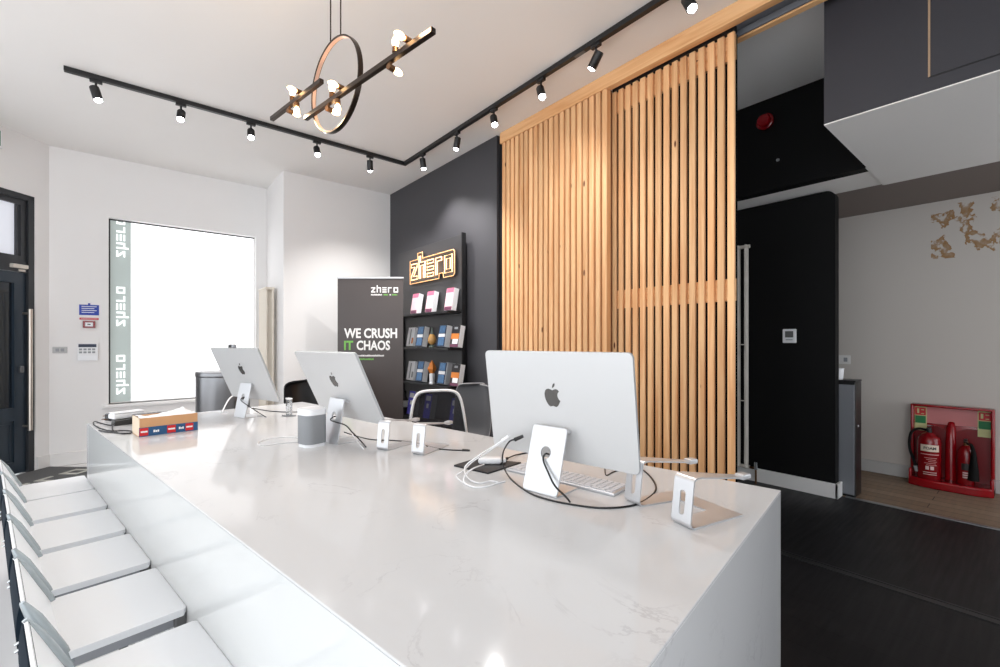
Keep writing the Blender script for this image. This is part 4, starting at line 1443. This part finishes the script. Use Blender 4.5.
# ================================================================== CHAIRS BEHIND THE COUNTER
def mesh_chair(loc, rz, label):
    """task chair: rounded white frame round a black mesh back, seat, gas column and five-star base"""
    root = empty('office_chair', loc, rz, label, 'chair')
    zb, zt, hw = 0.50, 0.868, 0.182
    half_ = [(-0.02, 1.18, 0.46), (0.0, 1.14, zb + 0.05), (0.015, 1.04, zb + 0.2), (0.03, 0.90, zt - 0.055), (0.035, 0.64, zt - 0.008)]
    pts = [(x, -hw * w_, z) for x, w_, z in half_] + [(0.037, 0, zt)] + [(x, hw * w_, z) for x, w_, z in half_[::-1]]
    g = G(); g.tube(pts, 0.011, n=10, smooth=5); g.build('back_frame', mat('white_chair_frame', (244, 244, 245), 0.35), root, smooth=60)
    g = G()
    rows = []
    for i in range(10):
        u = i / 9
        z = 0.47 + (zt - 0.47 - 0.004) * u
        half = hw * (1.17 - 0.24 * u / 0.8) if u < 0.8 else hw * (0.93 * math.sqrt(max(0.0, 1 - ((u - 0.8) / 0.21) ** 2.6)))
        x = -0.02 + 0.055 * u
        rows.append([Vector((x + 0.03 * (1 - (2 * j / 8 - 1) ** 2), -half + 2 * half * j / 8, z)) for j in range(9)])
    g.sheet(rows); g.build('mesh_back', M['chairmesh'], root, smooth=60)
    g = G(); g.box((0.052, -0.025, 0.44), (0.062, 0.025, 0.62), bev=0.004); g.build('lumbar_clip', M['aluedge'], root)
    g = G(); g.plate(rrect(0.46, 0.46, 0.1, 6, (-0.25, 0)), [], 0.05, Matrix.Translation((0, 0, 0.41))); g.build('seat', M['blackplastic'], root)
    g = G(); g.cyl((-0.25, 0, 0.1), (-0.25, 0, 0.41), 0.028, n=16); g.build('gas_column', M['aluedge'], root, smooth=40)
    for k in range(5):
        a = 2 * pi * k / 5
        d = Vector((cos(a), sin(a), 0))
        g = G(); g.tube([Vector((-0.25, 0, 0.11)), Vector((-0.25, 0, 0.075)) + d * 0.29], [0.022, 0.014], n=10)
        lg = g.build('base_arm', M['alu'], root, smooth=40)
        c = Vector((-0.25, 0, 0.03)) + d * 0.29
        sd_ = Vector((-d.y, d.x, 0))
        g = G(); g.cyl(c - sd_ * 0.02, c + sd_ * 0.02, 0.03, n=16); g.build('castor', M['blackplastic'], lg, smooth=40)
    return root


def shell_chair(loc, rz, label, m='shell', legs=True):
    """one-piece shell chair: the back curves into the seat, pale rim, four oak legs; faces local +x"""
    root = empty('shell_chair', loc, rz, label, 'chair', 'dark shell chairs behind the counter')
    prof = [(0.24, 0.435), (0.20, 0.452), (0.08, 0.44), (-0.08, 0.43), (-0.15, 0.445), (-0.19, 0.50), (-0.205, 0.58), (-0.215, 0.68), (-0.23, 0.78), (-0.24, 0.845), (-0.242, 0.875)]
    pp = spline([Vector((x, 0, z)) for x, z in prof], 3)
    rows = []
    K = len(pp) - 1
    for i, p in enumerate(pp):
        u = i / K
        half = 0.225 if u < 0.35 else 0.225 - 0.0 * u
        if u > 0.82:
            half = 0.225 * math.sqrt(max(0.08, 1 - ((u - 0.82) / 0.185) ** 2.4))
        if u < 0.1:
            half = 0.19 + 0.035 * u / 0.1
        wrap = 0.07 if u > 0.4 else 0.035
        row = []
        for j in range(13):
            v = 2 * j / 12 - 1
            bend = abs(v) ** 2.4
            if u > 0.45:
                row.append(Vector((p.x + wrap * bend * 1.3, half * v, p.z)))
            else:
                k_ = max(0, (u - 0.25) / 0.2)
                row.append(Vector((p.x + wrap * bend * k_, half * v, p.z + 0.035 * bend * (1 - k_ * 0.5))))
        rows.append(row)
    g = G(); g.sheet(rows, 0.007); sh = g.build('shell', M[m], root, smooth=60)
    rim = [r[0] for r in rows] + rows[-1][1:-1] + [r[-1] for r in rows[::-1]]
    g = G(); g.tube(rim, 0.005, n=8); g.build('rim', M['shelledge'] if m == 'shell' else M[m], sh, smooth=60)
    g = G(); g.box((-0.13, -0.12, 0.395), (0.16, 0.12, 0.425), bev=0.006); g.build('under_frame', M['blackmetal'], root)
    for sx_, sy_ in ((1, 1), (1, -1), (-1, 1), (-1, -1)):
        g = G(); g.tube([(sx_ * 0.13, sy_ * 0.115, 0.40), (sx_ * 0.22, sy_ * 0.20, 0.0)], [0.018, 0.011], n=12)
        g.build('leg', M['oak'], root, smooth=40)
    return root


def floor_at(px, d):
    x, y = ray(px)
    return Vector((x * d, y * d, 0))


vdir = ray(437)
mesh_chair(floor_at(438, 3.25), atan2(vdir[1], vdir[0]) + radians(6), 'black mesh office chair with white back frame in front of the shelves')
vdir = ray(478)
shell_chair(floor_at(461, 3.62), radians(186), 'charcoal shell chair with pale rim, right of the mesh chair')
vdir = ray(312)
shell_chair(floor_at(313, 4.0), atan2(vdir[1], vdir[0]) + radians(185), 'black shell chair half hidden behind the middle computer', 'blackplastic')

# ================================================================== BIN, RADIATORS, WALL FITTINGS
x, y = ray(223.5)
bn = empty('pedal_bin', (x * 3.8, y * 3.8, 0), 0, 'tall brushed steel bin standing behind the far end of the counter', 'bin')
g = G(); g.lathe([(0.19, 0.0), (0.195, 0.01), (0.197, 0.935), (0.192, 0.94)], n=48); g.build('drum', M['steel'], bn, smooth=40)
g = G(); g.lathe([(0.199, 0.94), (0.2, 0.944), (0.2, 0.97), (0.196, 0.978), (0.06, 0.982)], n=48); lid = g.build('lid', M['steel'], bn, smooth=40)
g = G(); g.box((-0.02, -0.09, 0.982), (0.09, 0.05, 0.994), bev=0.004); g.build('flap', M['darkgrey'], lid)
g = G(); g.lathe([(0.2, 0.0), (0.202, 0.002), (0.202, 0.03), (0.199, 0.034)], n=48); g.build('base_ring', M['blackplastic'], bn, smooth=40)

# column radiator on the return wall beside the window
rad = empty('column_radiator', (XJ - 0.08, 5.86, 0), 0, 'tall cream column radiator beside the shop window', 'radiator', 'tall column radiators')


def radiator(root, n, pitch, depth, z0, z1, axis, m):
    g = G()
    for i in range(n):
        u = (i - (n - 1) / 2) * pitch
        for k in (-1, 1):
            c = (k * depth / 2, u) if axis == 'y' else (u, k * depth / 2)
            g.cyl((c[0], c[1], z0 + 0.03), (c[0], c[1], z1 - 0.03), 0.0125, n=14)
    g.build('columns', m, root, smooth=40)
    for z in (z0 + 0.03, z1 - 0.03):
        g = G()
        for i in range(n):
            u = (i - (n - 1) / 2) * pitch
            a, b = ((-depth / 2, u), (depth / 2, u)) if axis == 'y' else ((u, -depth / 2), (u, depth / 2))
            g.cyl((a[0], a[1], z), (b[0], b[1], z), 0.017, n=14)
            for q in (a, b):
                g.sphere((q[0], q[1], z), 0.0185, n=12)
        L_ = (n - 1) / 2 * pitch + 0.028
        p_, q_ = ((0, -L_, z), (0, L_, z)) if axis == 'y' else ((-L_, 0, z), (L_, 0, z))
        g.cyl(p_, q_, 0.016, n=14)
        g.build('header', m, root, smooth=40)


radiator(rad, 8, 0.046, 0.07, 0.12, 1.87, 'y', M['cream'])
g = G()
for z in (0.4, 1.6):
    g.box((0.03, -0.01, z), (0.0795, 0.01, z + 0.03))
g.build('bracket', M['cream'], rad)
rd2 = empty('column_radiator', (XP - 0.075, 1.80, 0), 0, 'tall grey-white column radiator on the black partition', 'radiator', 'tall column radiators')
radiator(rd2, 5, 0.066, 0.026, 0.10, 2.09, 'y', mat('stone_enamel', (216, 209, 200), 0.35))
g = G(); g.box((0.03, -0.01, 0.5), (0.0745, 0.01, 0.53)); g.box((0.03, -0.01, 1.7), (0.0745, 0.01, 1.73))
g.build('bracket', mat('stone_enamel', (186, 180, 172), 0.35), rd2)
g = G()
for z in (0.71, 1.2):
    g.box((-0.048, -0.13, z - 0.004), (-0.035, 0.13, z + 0.004))
g.build('clip_bar', mat('stone_enamel', (186, 180, 172), 0.35), rd2)
g = G()
g.cyl((0, -0.14, 0.13), (0, -0.21, 0.13), 0.011, n=12); g.cyl((0, -0.21, 0.0), (0, -0.21, 0.13), 0.0075, n=10)
vl = g.build('pipe', M['brass'], rd2, smooth=40)
g = G(); g.cyl((0, -0.21, 0.12), (0, -0.21, 0.185), 0.016, 0.014, n=16); g.build('valve_head', M['chrome'], vl, smooth=40)

# thermostat on the partition
tq = on_x(790, XP, 336)
th_ = empty('thermostat', (XP, tq.y, tq.z), 0, 'small white square thermostat on the black partition', 'thermostat')
g = G(); g.box((-0.02, -0.05, -0.058), (-0.0005, 0.05, 0.058), bev=0.006); g.build('case', M['whitep'], th_)
g = G(); g.box((-0.0212, -0.03, -0.012), (-0.02, 0.03, 0.04)); g.build('display', M['darkgrey'], th_)
g = G(); g.box((-0.0212, -0.025, -0.035), (-0.02, 0.025, -0.028)); g.build('button_row', M['boxgrey'], th_)

# alarm sounder on the black upper wall
aq = on_x(766, 3.9, 122.5)
al = empty('fire_alarm_sounder', (3.9, aq.y, aq.z), 0, 'round red fire alarm sounder on the black upper wall', 'alarm')
rm = Matrix.Rotation(-pi / 2, 4, 'Y')
g = G(); g.lathe([(0.062, 0.0005), (0.064, 0.004), (0.062, 0.03), (0.052, 0.036)], n=32, mx=rm); g.build('base', M['redpaint'], al, smooth=40)
g = G(); g.lathe([(0.05, 0.034), (0.05, 0.055), (0.042, 0.066), (0.012, 0.07)], n=32, mx=rm); g.build('sounder_head', M['red'], al, smooth=40)
dq = on_x(778, 3.9, 160)
dt = empty('sensor', (3.9, dq.y, dq.z), 0, 'tiny pale sensor low on the black upper wall', 'sensor')
g = G(); g.lathe([(0.012, 0.0005), (0.012, 0.006), (0.006, 0.01)], n=16, mx=rm); g.build('sensor_dome', M['boxgrey'], dt, smooth=40)

# signs, call point, keypad and switch on the window wall
def wallbox(name, px, py, w, h, d, label, cat, m, extra=()):
    q = on_y(px, YWIN, py)
    root = empty(name, (q.x, YWIN, q.z), 0, label, cat)
    g = G(); g.box((-w / 2, -d, -h / 2), (w / 2, -0.0005, h / 2), bev=min(0.003, d * 0.3)); g.build('plate', M[m], root)
    for (nm2, x0, x1, z0, z1, mm, dd) in extra:
        g = G(); g.box((x0 * w, -d - dd, z0 * h), (x1 * w, -d, z1 * h)); g.build(nm2, M[mm], root)
    return root


wallbox('fire_action_notice', 89.2, 310, 0.15, 0.105, 0.004, 'blue notice with white lines on the wall left of the window', 'sign', 'blue',
        tuple(('print', -0.38, 0.38 - 0.12 * (k % 2), 0.30 - k * 0.19, 0.36 - k * 0.19, 'boxwhite', 0.001) for k in range(4)) + (('hook', -0.06, 0.06, 0.5, 0.66, 'blue', -0.001),))
wallbox('red_sign_strip', 89.2, 318.8, 0.145, 0.02, 0.004, 'thin red sign strip between the blue notice and the call point', 'sign', 'redsign', (('print', -0.42, 0.42, -0.12, 0.12, 'palepink', 0.001),))
wallbox('fire_call_point', 89.2, 324.5, 0.095, 0.07, 0.03, 'red break-glass fire call point on the wall left of the window', 'call point', 'redpaint', (('glass', -0.3, 0.3, -0.28, 0.28, 'boxwhite', 0.002), ('mark', -0.12, 0.12, -0.08, 0.08, 'blackcover', 0.003)))
wallbox('alarm_keypad', 88, 352, 0.155, 0.175, 0.03, 'white alarm keypad with dark display below the red call point', 'keypad', 'whitep',
        (('display', -0.45, 0.42, 0.28, 0.46, 'navy', 0.001),) + tuple(('key', -0.42 + i * 0.21, -0.27 + i * 0.21, 0.10 - j * 0.17, 0.21 - j * 0.17, 'boxgrey', 0.003) for i in range(4) for j in range(2)) + (('flap', -0.45, 0.45, -0.46, -0.2, 'boxwhite', 0.003),))
wallbox('light_switch', 60, 350, 0.105, 0.062, 0.01, 'pale grey double light switch near the corner by the door', 'light switch', 'switchgrey', (('rocker', -0.3, -0.05, -0.25, 0.25, 'boxgrey', 0.003), ('rocker', 0.05, 0.3, -0.25, 0.25, 'boxgrey', 0.003)))

# exit sign over the door
ex = empty('exit_sign', dw(0.63, 3.0), atan2(DWD.y, DWD.x), 'green and white exit sign above the door, cut by the left edge', 'sign')
g = G(); a, b = sorted((INTO * 0.002, INTO * 0.06)); g.box((-0.19, a, -0.085), (0.19, b, 0.085), bev=0.008); g.build('housing', M['whitep'], ex)
g = G(); a, b = sorted((INTO * 0.06, INTO * 0.063)); g.box((-0.165, a, -0.065), (0.165, b, 0.065)); fc = g.build('face', mat('exit_green', (18, 112, 58), 0.4, emit=(18, 130, 60), estr=0.15), ex)
g = G(); a, b = sorted((INTO * 0.063, INTO * 0.065)); g.box((0.02, a, -0.012), (0.11, b, 0.012)); g.box((-0.09, a, -0.05), (-0.03, b, 0.05)); g.build('arrow', M['whitep'], fc)
g = G(); g.cyl((0, INTO * 0.03, 0.085), (0, INTO * 0.03, 0.139), 0.05, n=20); g.build('mount', M['boxgrey'], ex)

# ================================================================== CORRIDOR
# grey cabinet behind the partition end
cb = empty('slim_cabinet', (4.56, 1.075, 0), 0, 'slim grey and black floor cabinet behind the end of the black partition', 'cabinet')
g = G(); g.box((-0.165, -0.134, 0.0), (0.02, 0.145, 0.905), bev=0.008); g.build('carcass', M['blackplastic'], cb)
g = G(); g.box((-0.172, -0.128, 0.02), (-0.165, 0.14, 0.885), bev=0.003); g.build('front_panel', M['greycab'], cb)
g = G(); g.box((-0.168, -0.136, 0.905), (0.022, 0.147, 0.92), bev=0.004); g.build('top', M['blackmetal'], cb)
g = G(); g.box((-0.1, -0.1385, 0.55), (-0.085, -0.134, 0.565), bev=0.001); g.build('lamp', M['boxwhite'], cb)
kq = (4.45, 1.06, 0.92)
cup = empty('paper_cup', kq, 0, 'white paper cup standing on the slim grey cabinet', 'cup')
g = G(); g.lathe([(0.026, 0.0), (0.034, 0.088), (0.032, 0.088), (0.0245, 0.004)], n=24); g.build('cup_wall', M['paper'], cup, smooth=40)
g = G(); g.tube([(0.0345 * cos(2 * pi * k / 24), 0.0345 * sin(2 * pi * k / 24), 0.088) for k in range(24)], 0.002, n=6, closed=True); g.build('rolled_rim', M['paper'], cup)
sq = on_x(841.5, XF, 359.5)
so = empty('wall_socket', (XF, sq.y, sq.z), 0, 'pale double wall socket above the slim cabinet', 'socket')
g = G(); g.box((-0.012, -0.073, -0.043), (-0.0005, 0.073, 0.043), bev=0.003); g.build('plate', M['whiteskirt'], so)
g = G(); g.box((-0.0132, -0.05, -0.02), (-0.012, -0.02, 0.02)); g.box((-0.0132, 0.02, -0.02), (-0.012, 0.05, 0.02)); g.build('outlets', M['boxgrey'], so)

# fire point: red moulded stand with two bays, two extinguishers
fp = empty('extinguisher_stand', (XF - 0.20, 0.497, 0), 0, 'red moulded fire point stand on the wood floor against the corridor wall', 'fire point')
HW, HH = 0.25, 0.685
g = G()
xb = 0.17
# back panel and side cheeks, base tray, centre ridge as one moulding
g.box((xb - 0.025, -HW, 0.0), (xb, HW, HH), bev=0.01, seg=3)
for s in (-1, 1):
    a, b = sorted((s * HW, s * (HW - 0.022)))
    g.box((xb - 0.10, a, 0.0), (xb - 0.012, b, HH), bev=0.01, seg=3)
    # cheek flaring to the tray
    g.box((xb - 0.19, a, 0.0), (xb - 0.09, b, 0.14), bev=0.01, seg=3)
g.box((xb - 0.10, -HW, HH - 0.02), (xb - 0.012, HW, HH), bev=0.008, seg=3)
g.build('moulded_body', M['red'], fp, smooth=35)
g = G()
n = 20
rows = []
front = [(-0.0 - 0.185 + 0.05 * (abs(-1 + 2 * k / n) ** 3), -HW + 2 * HW * k / n) for k in range(n + 1)]
pl = [(xb - 0.02, HW), (xb - 0.02, -HW)] + [(x + xb - 0.05, y) for x, y in front]
g.plate(pl, [], 0.07)
tr_ = g.build('tray', M['red'], fp, smooth=35)
bv = tr_.modifiers.new('b', 'BEVEL'); bv.width = 0.012; bv.segments = 3; bv.limit_method = 'ANGLE'
g = G()
g.tube([(xb - 0.03, 0, 0.54), (xb - 0.06, 0, 0.50), (xb - 0.075, 0, 0.40), (xb - 0.085, 0, 0.07)], [0.02, 0.03, 0.033, 0.036], n=16)
g.build('centre_ridge', M['red'], fp, smooth=60)
g = G()
for c in (-0.122, 0.122):
    a_out = [(c - 0.105, 0.07), (c + 0.105, 0.07), (c + 0.105, 0.42)] + [(c + 0.105 * cos(radians(a)), 0.42 + 0.085 * sin(radians(a))) for a in range(10, 171, 16)] + [(c - 0.105, 0.42)]
    g.plate(a_out, [], 0.004, basis((0, -1, 0), (0, 0, 1), (xb - 0.025, 0, 0)))
g.build('bay_recess', mat('deep_red_plastic', (122, 8, 18), 0.3), fp)
g = G(); g.box((xb - 0.031, -0.19, 0.52), (xb - 0.025, 0.19, 0.66), bev=0.002); g.build('header_sheen', mat('pink_sheen_red', (206, 128, 128), 0.3), fp)  # pink sheen on the red back, painted as a paler sheet
for s, nmz in ((1, 'left'), (-1, 'right')):
    y = s * 0.192
    root_sign = G()
    root_sign.box((xb - 0.036, y - 0.04, 0.45), (xb - 0.0315, y + 0.04, 0.66))
    sg = root_sign.build('sign', M['lumi'], fp)
    g = G(); g.box((xb - 0.038, y - 0.034, 0.585), (xb - 0.036, y + 0.034, 0.65)); g.build('red_pictogram', M['redsign'], sg)
    g = G(); g.box((xb - 0.038, y - 0.034, 0.515), (xb - 0.036, y + 0.034, 0.578)); g.build('green_block', M['green'], sg)
    g = G()
    g.box((xb - 0.0395, y + 0.008, 0.60), (xb - 0.038, y + 0.022, 0.64)); g.box((xb - 0.0395, y - 0.024, 0.595), (xb - 0.038, y - 0.004, 0.602)); g.box((xb - 0.0395, y - 0.024, 0.628), (xb - 0.038, y - 0.004, 0.635))
    g.build('pictogram_mark', M['lumi'], sg)

# foam extinguisher
fe = empty('fire_extinguisher', (XF - 0.20 + 0.035, 0.497 + 0.125, 0.07), radians(0), 'red foam fire extinguisher with black hose, left bay of the stand', 'fire extinguisher', 'fire extinguishers on the stand')
R = 0.084
g = G(); g.lathe([(R * 0.93, 0), (R, 0.012), (R, 0.335), (R * 0.94, 0.365), (R * 0.72, 0.395), (R * 0.36, 0.412), (0.022, 0.42)], n=40); g.build('cylinder_body', M['redpaint'], fe, smooth=50)
g = G(); g.cyl((0, 0, 0.42), (0, 0, 0.455), 0.02, n=16); g.box((-0.07, -0.012, 0.448), (0.03, 0.012, 0.466), bev=0.003)
vh = g.build('valve', M['blackplastic'], fe, smooth=40)
g = G(); g.box((-0.075, -0.013, 0.472), (0.02, 0.013, 0.484), bev=0.003, mx=Matrix.Rotation(radians(8), 4, 'Y')); g.build('lever', M['steel'], vh)
g = G()
g.tube([(0.0, 0.02, 0.44), (-0.02, 0.07, 0.445), (-0.03, 0.115, 0.41), (-0.03, 0.13, 0.33), (-0.035, 0.125, 0.24), (-0.035, 0.10, 0.15), (-0.04, 0.085, 0.09)], [0.011, 0.011, 0.011, 0.011, 0.011, 0.012, 0.013], n=12, smooth=5)
hs_ = g.build('hose', mat('black_rubber', (9, 9, 9), 0.7, spec=0.2), fe, smooth=60)
g = G(); g.cyl((-0.04, 0.088, 0.10), (-0.042, 0.08, 0.05), 0.014, 0.011, n=14); g.build('nozzle', M['boxgrey'], hs_, smooth=40)


def wrap_patch(g, r, z0, z1, a0, a1, n=10, t=0.0008):
    a0, a1 = a0 - 50, a1 - 50
    rows = [[Vector((-(r) * cos(radians(a0 + (a1 - a0) * k / n)), r * sin(radians(a0 + (a1 - a0) * k / n)), z)) for k in range(n + 1)] for z in (z0, z1)]
    g.sheet(rows)


g = G(); wrap_patch(g, R + 0.0008, 0.255, 0.315, -5, 85); lb_ = g.build('label_band', mat('pale_beige_label', (226, 208, 190), 0.5), fe, smooth=60)
g = G(); wrap_patch(g, R + 0.0008, 0.225, 0.232, -5, 85)
for k in range(5):
    wrap_patch(g, R + 0.0009, 0.195 - k * 0.016, 0.199 - k * 0.016, 8 + 5 * (k % 2), 66 - 9 * (k % 3))
g.build('small_print', mat('pale_red_ink', (214, 150, 150), 0.5), fe, smooth=60)
g = G(); wrap_patch(g, R + 0.001, 0.09, 0.122, 22, 38); wrap_patch(g, R + 0.001, 0.09, 0.122, 44, 60)
for k in range(2):
    wrap_patch(g, R + 0.001, 0.045 + 0.018 * k, 0.05 + 0.018 * k, 8, 72)
g.build('class_icons', mat('pale_icon_ink', (222, 190, 190), 0.5), fe, smooth=60)
# FOAM wrapped on the band
tx = text('lettering', 'FOAM', Matrix(), M['blackcover'], fe, 0.085, 0.026, 0.0004, bold=0.02)
for v in tx.data.vertices:
    ang = radians(19) - v.co.x / R
    rr = R + 0.0012 + v.co.z
    v.co = Vector((-rr * cos(ang), rr * sin(ang), 0.272 + v.co.y))
fe.scale = (0.93, 0.93, 0.92)
# CO2 extinguisher
ce = empty('fire_extinguisher', (XF - 0.20 + 0.045, 0.505 - 0.10, 0.07), 0, 'smaller red fire extinguisher with black discharge horn, right bay of the stand', 'fire extinguisher', 'fire extinguishers on the stand')
r2 = 0.055
g = G(); g.lathe([(r2 * 0.95, 0), (r2, 0.01), (r2, 0.27), (r2 * 0.9, 0.30), (r2 * 0.6, 0.33), (0.018, 0.345)], n=32); g.build('cylinder_body', M['redpaint'], ce, smooth=50)
g = G(); g.cyl((0, 0, 0.345), (0, 0, 0.385), 0.016, n=16); v2 = g.build('valve', M['brass'], ce, smooth=40)
g = G(); g.box((-0.06, -0.011, 0.378), (0.02, 0.011, 0.388), bev=0.003); g.box((-0.06, -0.011, 0.395), (0.02, 0.011, 0.404), bev=0.003); g.build('lever', M['blackplastic'], v2)
g = G()
g.tube([(-0.02, -0.012, 0.365), (-0.05, -0.035, 0.36), (-0.058, -0.048, 0.31), (-0.056, -0.05, 0.24), (-0.054, -0.05, 0.14), (-0.052, -0.048, 0.05)], [0.011, 0.012, 0.014, 0.02, 0.03, 0.036], n=16, smooth=4)
g.build('discharge_horn', mat('black_rubber', (9, 9, 9), 0.7, spec=0.2), ce, smooth=60)
g = G(); wrap_patch(g, r2 + 0.0008, 0.13, 0.19, 0, 75); g.build('label_band', mat('black_label_band', (40, 32, 32), 0.5), ce, smooth=60)
g = G()
for k in range(3):
    wrap_patch(g, r2 + 0.001, 0.06 + 0.02 * k, 0.072 + 0.02 * k, 12, 66)
g.build('small_print', mat('pale_icon_ink', (222, 190, 190), 0.5), ce, smooth=60)

ce.scale = (0.95, 0.95, 0.9)
# ================================================================== LIGHT, CAMERA
w = bpy.data.worlds.new('daylight')
SC.world = w
w.use_nodes = True
bg = w.node_tree.nodes['Background']
bg.inputs[0].default_value = (0.90, 0.95, 1.0, 1)
bg.inputs[1].default_value = 2.65

cd = bpy.data.cameras.new('camera')
cd.sensor_width = 36
cd.lens = F * 36 / 1000
cd.shift_y = (CY - 333.5) / 1000
cd.clip_start = 0.02
co = bpy.data.objects.new('camera', cd)
COL.objects.link(co)
co.location = (0, 0, EYE)
co.rotation_euler = (radians(90), 0, -YAW)
SC.camera = co
vs = SC.view_settings
vs.view_transform = 'Standard'
vs.look = 'None'
vs.exposure = 0.12
vs.gamma = 1.0
vs.use_curve_mapping = False
